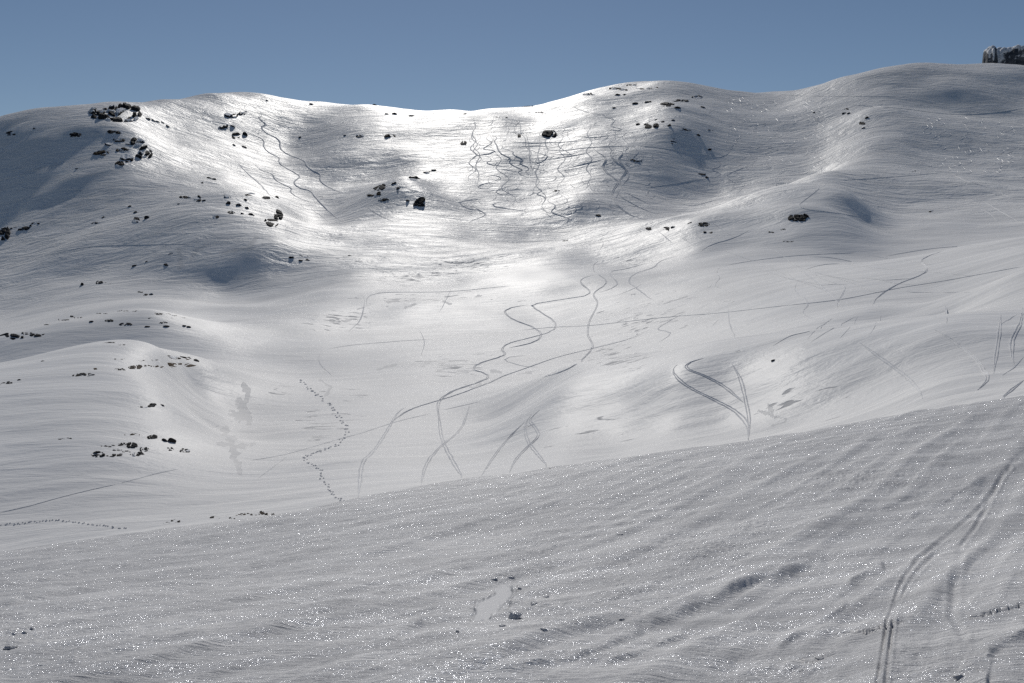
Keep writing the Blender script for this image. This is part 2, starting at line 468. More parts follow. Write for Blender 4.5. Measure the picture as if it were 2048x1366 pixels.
SHEEN_SPOTS = '''
330 255 90 40 .8  420 285 130 45 1  520 330 110 60 1  600 410 90 50 1.1  520 470 150 40 1.1  400 500 110 35 1 340 525 60 25 .9
700 232 140 30 .9  820 270 160 60 1  960 290 150 60 1  1100 300 170 60 1  1230 240 150 60 1  1290 190 130 30 .9 1200 340 90 50 .8
880 410 60 40 .5  780 455 120 30 .7  1000 400 120 60 .3  960 470 160 30 .2
370 645 70 22 1.7  660 508 70 16 2  1060 548 90 16 1.5  1120 490 90 20 .1
1250 455 130 22 .9  1450 400 150 25 .9  1600 362 120 22 1.5  1560 440 120 30 .6  1650 545 110 30 1.5 1130 590 130 35 .0
1350 800 170 42 1.9  1470 785 80 45 1.7 1230 830 120 30 1.2 350 890 60 20 .5 1560 200 120 40 .4
'''
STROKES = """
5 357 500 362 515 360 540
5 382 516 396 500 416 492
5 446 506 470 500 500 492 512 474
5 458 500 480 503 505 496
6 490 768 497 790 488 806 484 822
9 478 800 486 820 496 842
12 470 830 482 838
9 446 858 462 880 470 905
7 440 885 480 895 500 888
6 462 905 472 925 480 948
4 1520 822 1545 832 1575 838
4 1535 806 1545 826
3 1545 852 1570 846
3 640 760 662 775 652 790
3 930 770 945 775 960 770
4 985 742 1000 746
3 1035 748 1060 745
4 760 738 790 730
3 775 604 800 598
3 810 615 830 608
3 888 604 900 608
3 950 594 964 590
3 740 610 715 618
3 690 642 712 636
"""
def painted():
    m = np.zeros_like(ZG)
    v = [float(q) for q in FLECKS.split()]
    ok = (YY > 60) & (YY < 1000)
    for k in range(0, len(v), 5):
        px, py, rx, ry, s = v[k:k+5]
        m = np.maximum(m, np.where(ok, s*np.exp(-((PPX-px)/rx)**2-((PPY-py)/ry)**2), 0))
    v = [float(q) for q in SHEEN_SPOTS.split()]; ic = np.zeros_like(ZG)  # extra sheen laid by hand where the snow should look brightly sunlit
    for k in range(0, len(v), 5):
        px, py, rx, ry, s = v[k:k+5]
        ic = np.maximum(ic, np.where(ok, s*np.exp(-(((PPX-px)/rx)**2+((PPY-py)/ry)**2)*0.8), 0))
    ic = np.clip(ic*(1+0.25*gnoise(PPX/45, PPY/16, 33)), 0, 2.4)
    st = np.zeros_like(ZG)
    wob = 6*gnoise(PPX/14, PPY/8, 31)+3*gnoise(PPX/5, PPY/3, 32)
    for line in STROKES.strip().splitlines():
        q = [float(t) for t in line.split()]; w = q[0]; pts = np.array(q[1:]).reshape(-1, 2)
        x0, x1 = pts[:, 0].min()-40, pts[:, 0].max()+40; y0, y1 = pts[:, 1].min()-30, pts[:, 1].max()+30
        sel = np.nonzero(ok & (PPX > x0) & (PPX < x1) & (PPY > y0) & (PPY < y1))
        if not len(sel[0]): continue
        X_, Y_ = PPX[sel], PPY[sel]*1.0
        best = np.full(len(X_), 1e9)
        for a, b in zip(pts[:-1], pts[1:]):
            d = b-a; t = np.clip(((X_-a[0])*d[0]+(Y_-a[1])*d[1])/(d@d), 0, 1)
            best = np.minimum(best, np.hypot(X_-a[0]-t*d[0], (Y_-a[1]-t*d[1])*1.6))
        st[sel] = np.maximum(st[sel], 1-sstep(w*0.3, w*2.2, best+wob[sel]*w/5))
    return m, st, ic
FLECK, STROKE, SHEEN = painted()

def snow_material():
    M = NT('snow')
    geo = M.n('ShaderNodeNewGeometry'); P = geo.outputs['Position']
    crust = M.n('ShaderNodeAttribute', attribute_name='crust').outputs['Fac']
    fleck = M.n('ShaderNodeAttribute', attribute_name='fleck').outputs['Fac']
    stroke = M.n('ShaderNodeAttribute', attribute_name='stroke').outputs['Fac']
    hole = M.n('ShaderNodeAttribute', attribute_name='hole').outputs['Fac']
    far = M.math('SUBTRACT', 1.0, crust)
    # scoured flecks: long across, short up the slope
    fv = M.mapping(P, (0.20, 0.42, 0.42), math.radians(-9))
    fn = M.noise(fv, 1.0, 3, 0.6, 0.6)
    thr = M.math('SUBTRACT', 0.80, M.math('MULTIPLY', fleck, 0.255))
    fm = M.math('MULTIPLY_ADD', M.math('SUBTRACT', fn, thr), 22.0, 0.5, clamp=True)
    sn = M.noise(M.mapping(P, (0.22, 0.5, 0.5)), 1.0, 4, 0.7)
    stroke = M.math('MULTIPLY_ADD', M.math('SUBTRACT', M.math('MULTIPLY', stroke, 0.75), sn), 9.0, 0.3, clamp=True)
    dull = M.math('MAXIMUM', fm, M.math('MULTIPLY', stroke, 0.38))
    big = M.noise(M.mapping(P, (0.02, 0.05, 0.05)), 1.0, 4, 0.55)
    col = M.mix(M.ramp(big, 0.3, 0.7), (0.84, 0.83, 0.815, 1), (0.90, 0.89, 0.875, 1))
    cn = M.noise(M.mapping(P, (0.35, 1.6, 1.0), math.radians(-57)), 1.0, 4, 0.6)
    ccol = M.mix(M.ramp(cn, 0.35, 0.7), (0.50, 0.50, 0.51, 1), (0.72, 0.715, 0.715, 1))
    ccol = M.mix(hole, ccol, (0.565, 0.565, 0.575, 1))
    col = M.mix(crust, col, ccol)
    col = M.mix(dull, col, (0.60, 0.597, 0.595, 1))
    rough = M.math('MULTIPLY_ADD', dull, 0.2, M.math('MULTIPLY_ADD', M.n('ShaderNodeAttribute', attribute_name='sheen').outputs['Fac'], 0.11, 0.40))
    sheen = M.n('ShaderNodeAttribute', attribute_name='sheen').outputs['Fac']  # painted sheen mask, lifts the specular over the bright areas
    spec = M.math('MULTIPLY', M.math('SUBTRACT', 1.0, M.math('MULTIPLY', dull, 0.8)), M.math('ADD', M.math('MULTIPLY', crust, 0.034), M.math('MULTIPLY_ADD', sheen, 0.0235, 0.0075)))
    # bumps: wind ripples far away, icy crust close by
    rip = M.noise(M.mapping(P, (0.10, 0.45, 0.45), math.radians(-7)), 1.0, 5, 0.62, 0.4)
    grain = M.noise(P, 1.6, 3, 0.6)
    h1 = M.math('ADD', M.math('MULTIPLY', rip, 0.22), M.math('MULTIPLY', grain, 0.03))
    h1 = M.math('ADD', h1, M.math('MULTIPLY', dull, -0.05))
    yy = M.n('ShaderNodeSeparateXYZ', i_0=P).outputs['Y']
    wave = M.noise(M.mapping(P, (0.05, 0.12, 0.12), math.radians(6)), 1.0, 5, 0.66, 0.9)
    h1 = M.math('ADD', h1, M.math('MULTIPLY', wave, M.ramp(yy, 330, 560, 0.0, 1.9)))
    ice = M.noise(M.mapping(P, (9, 16, 14), math.radians(-57)), 1.0, 4, 0.65)
    ice2 = M.noise(P, 70.0, 2, 0.5)
    lump = M.noise(P, 2.2, 2, 0.5)
    lumpm = M.ramp(lump, 0.40, 0.62, 0.25, 1.0)
    scr = M.noise(M.mapping(P, (1.1, 17, 9), math.radians(-57)), 1.0, 5, 0.68)
    h2 = M.math('MULTIPLY', M.math('SUBTRACT', 1.0, M.math('MULTIPLY', hole, 0.92)), M.math('ADD', M.math('MULTIPLY', M.math('MULTIPLY', ice, lumpm), 0.036), M.math('ADD', M.math('MULTIPLY', scr, 0.042), M.math('MULTIPLY', ice2, 0.011))))
    h = M.math('ADD', M.math('MULTIPLY', h1, far), M.math('MULTIPLY', h2, crust))
    bump = M.n('ShaderNodeBump', i_Strength=1.0, i_Distance=1.0, i_Height=h)
    b = M.n('ShaderNodeBsdfPrincipled', i_Base_Color=col, i_Roughness=rough, i_Specular_IOR_Level=spec, i_Normal=bump.outputs[0])
    # ice crystals: little facets, each with a tilt of its own, that flash when they catch the sun
    def facets(scale, tilt, seed):
        v = M.n('ShaderNodeTexVoronoi', i_Vector=M.mapping(P, (scale, scale*0.42, scale), math.radians(-12+seed)), i_Scale=1.0)
        c = M.n('ShaderNodeVectorMath', operation='SUBTRACT', i_0=v.outputs['Color'], i_1=(0.5, 0.5, 0.5))
        s = M.n('ShaderNodeVectorMath', operation='SCALE', i_0=c.outputs[0]); s.inputs['Scale'].default_value = tilt
        a = M.n('ShaderNodeVectorMath', operation='ADD', i_0=bump.outputs[0], i_1=s.outputs[0])
        n_ = M.n('ShaderNodeVectorMath', operation='NORMALIZE', i_0=a.outputs[0])
        edge = M.math('LESS_THAN', v.outputs['Distance'], 0.42)
        return n_.outputs[0], edge
    sh = b.outputs[0]
    dist = M.n('ShaderNodeSeparateXYZ', i_0=P).outputs['Y']
    for scale, tilt, amt, lo, hi in ((58.0, 0.95, 0.85, 11, 20), (26.0, 0.95, 0.55, 30, 60)):
        n_, e = facets(scale, tilt, scale)
        g = M.n('ShaderNodeBsdfAnisotropic', i_Roughness=0.17, i_Normal=n_)
        g.inputs['Color'].default_value = (0.9, 0.93, 1.0, 1)
        gn = M.noise(M.mapping(P, (0.5, 2.4, 1.5), math.radians(-57)), 1.0, 4, 0.7)
        f = M.math('MULTIPLY', M.math('MULTIPLY', e, M.ramp(gn, 0.40, 0.66, 0.05, 1.15)), M.math('MULTIPLY', crust, amt*0.22))
        f = M.math('MULTIPLY', f, M.ramp(dist, lo, hi, 1.0, 0.0))
        f = M.math('MULTIPLY', f, M.math('SUBTRACT', 1.0, hole))
        mx = M.n('ShaderNodeMixShader', i_Fac=f, i_1=sh, i_2=g.outputs[0]); sh = mx.outputs[0]
    M.t.links.new(sh, M.out.inputs[0])
    return M.m
SNOW = snow_material()
def add_attr(me, name, arr):
    a = me.attributes.new(name, 'FLOAT', 'POINT'); a.data.foreach_set('value', np.ascontiguousarray(arr, dtype=np.float32).ravel())
me = grid_mesh('snow_ground', XG, YY, ZG, SNOW)
add_attr(me, 'crust', near); add_attr(me, 'fleck', FLECK); add_attr(me, 'sheen', SHEEN); add_attr(me, 'hole', HOLEM); add_attr(me, 'stroke', STROKE)
CHUNKS = '''
1031 1229 44 22 biggest snow chunk with a shaded front beside the smooth broken slab
1068 1205 24 12 mid sized snow chunk up and right of the biggest chunk
1093 1192 18 8 small snow chunk right of the broken slab near a shadowed hollow
990 1158 26 9 flat snow chunk on the upper rim of the smooth broken slab
1022 1153 22 9 snow chunk at the upper right corner of the smooth broken slab
1040 1176 14 7 crumb of snow on the right rim of the smooth broken slab
1003 1250 24 8 long crumb of snow below the biggest chunk
915 1262 12 8 crumb of snow left below the smooth broken slab
1088 1258 22 9 low snow chunk right below the biggest chunk
16 1292 44 16 large snow chunk at the left photo edge of the near slope
46 1264 18 8 leftmost crumb in the row above the left edge chunk
62 1256 12 6 right crumb in the row above the left edge chunk
26 1268 16 6 low crumb just above the large left edge chunk
1640 1316 26 9 snow chunk by the dark crack at the lower right
1920 1352 34 14 rounded snow chunk at the bottom edge on the right
1245 1238 22 8 lone snow chunk in the middle of the lower near slope
1240 1068 18 6 small lone snow chunk high on the near slope
'''
ter = link('snow_ground', me); ter['kind'] = 'structure'
print('terrain', time.time()-T0)
# ------------------------------------------------------------------ rocks that show through the snow
def rock_material():
    M = NT('dark_rock')
    geo = M.n('ShaderNodeNewGeometry'); P = geo.outputs['Position']
    tint = M.n('ShaderNodeAttribute', attribute_name='warm').outputs['Fac']
    n1 = M.noise(P, 0.9, 5, 0.65); n2 = M.noise(P, 4.0, 3, 0.6)
    c = M.mix(M.ramp(n1, 0.35, 0.7), (0.014, 0.015, 0.018, 1), (0.040, 0.040, 0.043, 1))
    w = M.mix(M.ramp(n1, 0.35, 0.7), (0.035, 0.022, 0.012, 1), (0.13, 0.085, 0.05, 1))
    c = M.mix(tint, c, w)
    nz = M.n('ShaderNodeSeparateXYZ', i_0=geo.outputs['Normal']).outputs['Z']
    s = M.math('ADD', nz, M.math('MULTIPLY', M.math('SUBTRACT', M.noise(P, 0.35, 2, 0.5), 0.5), 1.6))
    snow = M.n('ShaderNodeAttribute', attribute_name='cap').outputs['Fac']
    cap = M.ramp(M.math('ADD', s, M.math('MULTIPLY_ADD', snow, 1.1, -0.75)), 0.52, 0.66)
    c = M.mix(cap, c, (0.78, 0.79, 0.81, 1))
    b = M.n('ShaderNodeBsdfPrincipled', i_Base_Color=c, i_Roughness=0.8)
    b.inputs['Specular IOR Level'].default_value = 0.04
    bump = M.n('ShaderNodeBump', i_Strength=0.8, i_Distance=0.25, i_Height=M.math('ADD', n1, M.math('MULTIPLY', n2, 0.4)))
    M.t.links.new(bump.outputs[0], b.inputs['Normal'])
    M.t.links.new(b.outputs[0], M.out.inputs[0])
    return M.m
ROCK = rock_material()
def _ico(sub):
    bm = bmesh.new(); bmesh.ops.create_icosphere(bm, subdivisions=sub, radius=1)
    v = np.array([q.co[:] for q in bm.verts]); f = np.array([[q.index for q in p.verts] for p in bm.faces]); bm.free()
    return v, f
ICO = {2: _ico(2), 3: _ico(3)}
def chiselled(rng, sub):
    """a broken stone: a ball cut by flat faces, then roughened"""
    v, f = ICO[sub]; v = v.copy()
    for k in range(rng.integers(9, 14)):
        d = rng.normal(size=3); d[2] *= 0.7; d /= np.linalg.norm(d)
        h = rng.uniform(0.42, 0.85)
        e = v@d-h
        v -= np.clip(e, 0, None)[:, None]*d*0.96
    o = rng.uniform(0, 90)
    n = np.array([mnoise.noise(Vector((p[0]*2.3+o, p[1]*2.3, p[2]*2.3-o))) for p in v])
    v *= (1+0.22*n)[:, None]
    return v, f
def outcrop(rng, box, kind, name, warm, cap):
    """bedrock that comes up through the snow: one sheet of broken blocks whose rim stays under the snow"""
    x0, y0, x1, y1 = box
    if kind == 'o': x0, x1 = x0-0.10*(x1-x0), x1+0.10*(x1-x0)
    w, h = x1-x0, y1-y0
    flat = 0.80 if kind == 's' else 0.70          # share of the photo height that is ground, the rest is rock standing up
    nu = int(np.clip(w*1.6, 22, 190)); nv = int(np.clip(h*2.6, 18, 90))
    us = np.linspace(-0.04, 1.04, nu)
    gb = ground(x0+us*w, np.full(nu, y1+0.06*h)); gt = ground(x0+us*w, np.full(nu, y1-flat*h))
    gm = ground([(x0+x1)/2], [y1-0.1*h])[0]; m = gm[1]/FPX
    span = np.median(np.linalg.norm((gt-gb)[:, :2], axis=1)); span = float(np.clip(span, 0.35*h*m, 4.5*h*m))
    vs = np.linspace(0, 1, nv)
    d = gt[:, :2]-gb[:, :2]; L = np.linalg.norm(d, axis=1, keepdims=True)
    dirn = np.where(L > 1e-3, d/np.maximum(L, 1e-3), np.array([[0, 1.0]]))
    # smooth the foot line so that the sheet does not fold
    k = max(1, nu//12); ker = np.ones(2*k+1)/(2*k+1)
    yb = np.convolve(np.pad(gb[:, 1], k, mode='edge'), ker, 'valid')
    ab = np.array([float(ray(q, y1)[0]) for q in x0+us*w])
    B = np.stack([ab*yb, yb], 1)
    U = (ab*yb)[:, None]/yb[:, None]
    Yp = yb[:, None]+vs[None]*span
    Xp = U*Yp
    Zg = grid_z(Xp, Yp)
    # broken blocks
    S = us[:, None]*w*np.ones((1, nv)); T = np.ones((nu, 1))*vs[None]*h*1.2
    cell = float(np.clip(min(w, h)*0.55, 3.0, 12))
    n = max(6, int(1.5*w*h*1.2/cell**2)); n = min(n, 130)
    pts = np.stack([rng.uniform(-cell, w+cell, n), rng.uniform(-cell, h*1.2+cell, n)], 1)
    if kind == 's': pts[:, 0] = pts[:, 0]
    dd = np.hypot((S[..., None]-pts[:, 0])*(0.5 if kind == 's' else 0.6), T[..., None]-pts[:, 1])
    o2 = np.argpartition(dd, 1, axis=2)[..., :2]
    da = np.take_along_axis(dd, o2, 2); sw = da[..., 0] > da[..., 1]
    i1 = np.where(sw, o2[..., 1], o2[..., 0]); f1 = da.min(2); f2 = da.max(2)
    r = rng.uniform(0, 1, n); tx = rng.normal(0, .22, n); ty = rng.normal(-.15, .2, n)
    blk = r[i1]+(tx[i1]*(S-pts[i1, 0])+ty[i1]*(T-pts[i1, 1]))/cell
    bev = sstep(0.0, 0.30, (f2-f1)/cell)
    uu = np.clip(us, 0, 1)[:, None]*np.ones((1, nv)); vv = np.ones((nu, 1))*vs[None]
    sd = int(rng.integers(0, 9999))
    wob = 0.16*gnoise(S/(cell*1.7), T/(cell*1.7), sd)
    if kind == 's':
        line = 0.45+0.16*np.sin(us*5+sd)[:, None]
        env = 1-np.abs(vv-line)/0.5-0.35*np.abs(2*uu-1)**4
    else:
        env = 1.05-np.abs(2*uu-1)**2.6-0.75*np.abs(2*vv-0.9)**2.2
    env = np.clip(env+wob, -1, 1)
    gap = 0.34 if kind == 's' else (0.27 if w > 20 else 0.34)
    hh = (blk*0.75+0.30)*(0.15+0.85*bev)*np.clip(env*1.5, 0, 1)-gap
    hh = np.minimum(hh, 0.30+0.20*gnoise(S/(cell*1.3), T/(cell*1.3), sd+2)+0.10*gnoise(S/(cell*.5), T/(cell*.5), sd+3))
    top = h*m*0.95*(0.42 if kind == 's' else 0.50)*min(1.0, 0.55+w/(4.0*h))
    e2 = np.minimum(np.minimum(us+0.04, 1.04-us)[:, None]*w/2.5, np.minimum(vv, 1-vv)*h/1.6)
    hz = hh*top*1.15+0.05*top*gnoise(S/1.6, T/1.6, sd+1)*bev*(hh > -0.1)
    hz = np.where(hz < 0, hz*0.6-0.02, hz)
    hz = np.minimum(hz, (np.clip(e2, 0, 1)*2-1.0)*top)-0.02
    me = grid_mesh(name, Xp-gm[0], Yp-gm[1], Zg+hz-gm[2], ROCK)
    me.polygons.foreach_set('use_smooth', np.zeros(len(me.polygons), dtype=bool))
    nvt = len(me.vertices)
    add_attr(me, 'warm', np.full(nvt, warm)); add_attr(me, 'cap', np.where(rng.uniform(0, 1, n)[i1] < cap*0.9, 1.0, 0.0)*sstep(.2, .6, bev))
    ob = link(name, me); ob.location = tuple(gm)
    return ob
class Lump:
    def __init__(s): s.v = []; s.f = []; s.n = 0
    def add(s, v, f): s.v.append(v); s.f.append(f+s.n); s.n += len(v)
    def build(s, name, mat, origin, **attrs):
        v = np.concatenate(s.v)-np.array(origin); f = np.concatenate(s.f)
        me = bpy.data.meshes.new(name)
        me.vertices.add(len(v)); me.vertices.foreach_set('co', v.astype(np.float32).ravel())
        me.loops.add(f.size); me.loops.foreach_set('vertex_index', f.astype(np.int32).ravel())
        me.polygons.add(len(f)); me.polygons.foreach_set('loop_start', np.arange(0, f.size, 3, dtype=np.int32))
        me.update(calc_edges=True); me.materials.append(mat)
        for k, val in attrs.items(): add_attr(me, k, np.full(len(v), val))
        o = link(name, me); o.location = origin
        return o
def blob(L, rng, px, py, wpx, hpx, depth=0.75, sub=2, lean=None):
    """one stone whose foot is at the photo pixel and whose size is wpx by hpx there"""
    g = ground([px], [py])[0]; m = g[1]/FPX
    w, h = wpx*m*0.5, max(hpx, 1.2)*m
    v, f = chiselled(rng, sub)
    v = v*np.array([w*1.2, w*depth*1.1, h*0.55])
    th = rng.uniform(-0.5, 0.5)
    c, s_ = math.cos(th), math.sin(th)
    v[:, :2] = v[:, :2]@np.array([[c, s_], [-s_, c]])
    dzx = (float(grid_z(g[0]+w, g[1]))-float(grid_z(g[0]-w, g[1])))/(2*w)
    v[:, 2] += v[:, 0]*dzx*0.7
    L.add(v+g+np.array([0, w*depth*0.5, h*0.02]), f)
    return g
ORD = ['leftmost', 'second from left', 'third from left', 'fourth from left', 'fifth from left', 'sixth from left', 'seventh from left', 'eighth from left', 'ninth from left',
       'tenth from left', 'eleventh from left', 'twelfth from left', 'thirteenth from left', 'fourteenth from left', 'fifteenth from left', 'sixteenth from left', 'seventeenth from left', 'eighteenth from left']
CNT = ['', 'one', 'two', 'three', 'four', 'five', 'six', 'seven', 'eight', 'nine', 'ten', 'eleven', 'twelve', 'thirteen', 'fourteen', 'fifteen', 'sixteen', 'seventeen', 'eighteen']
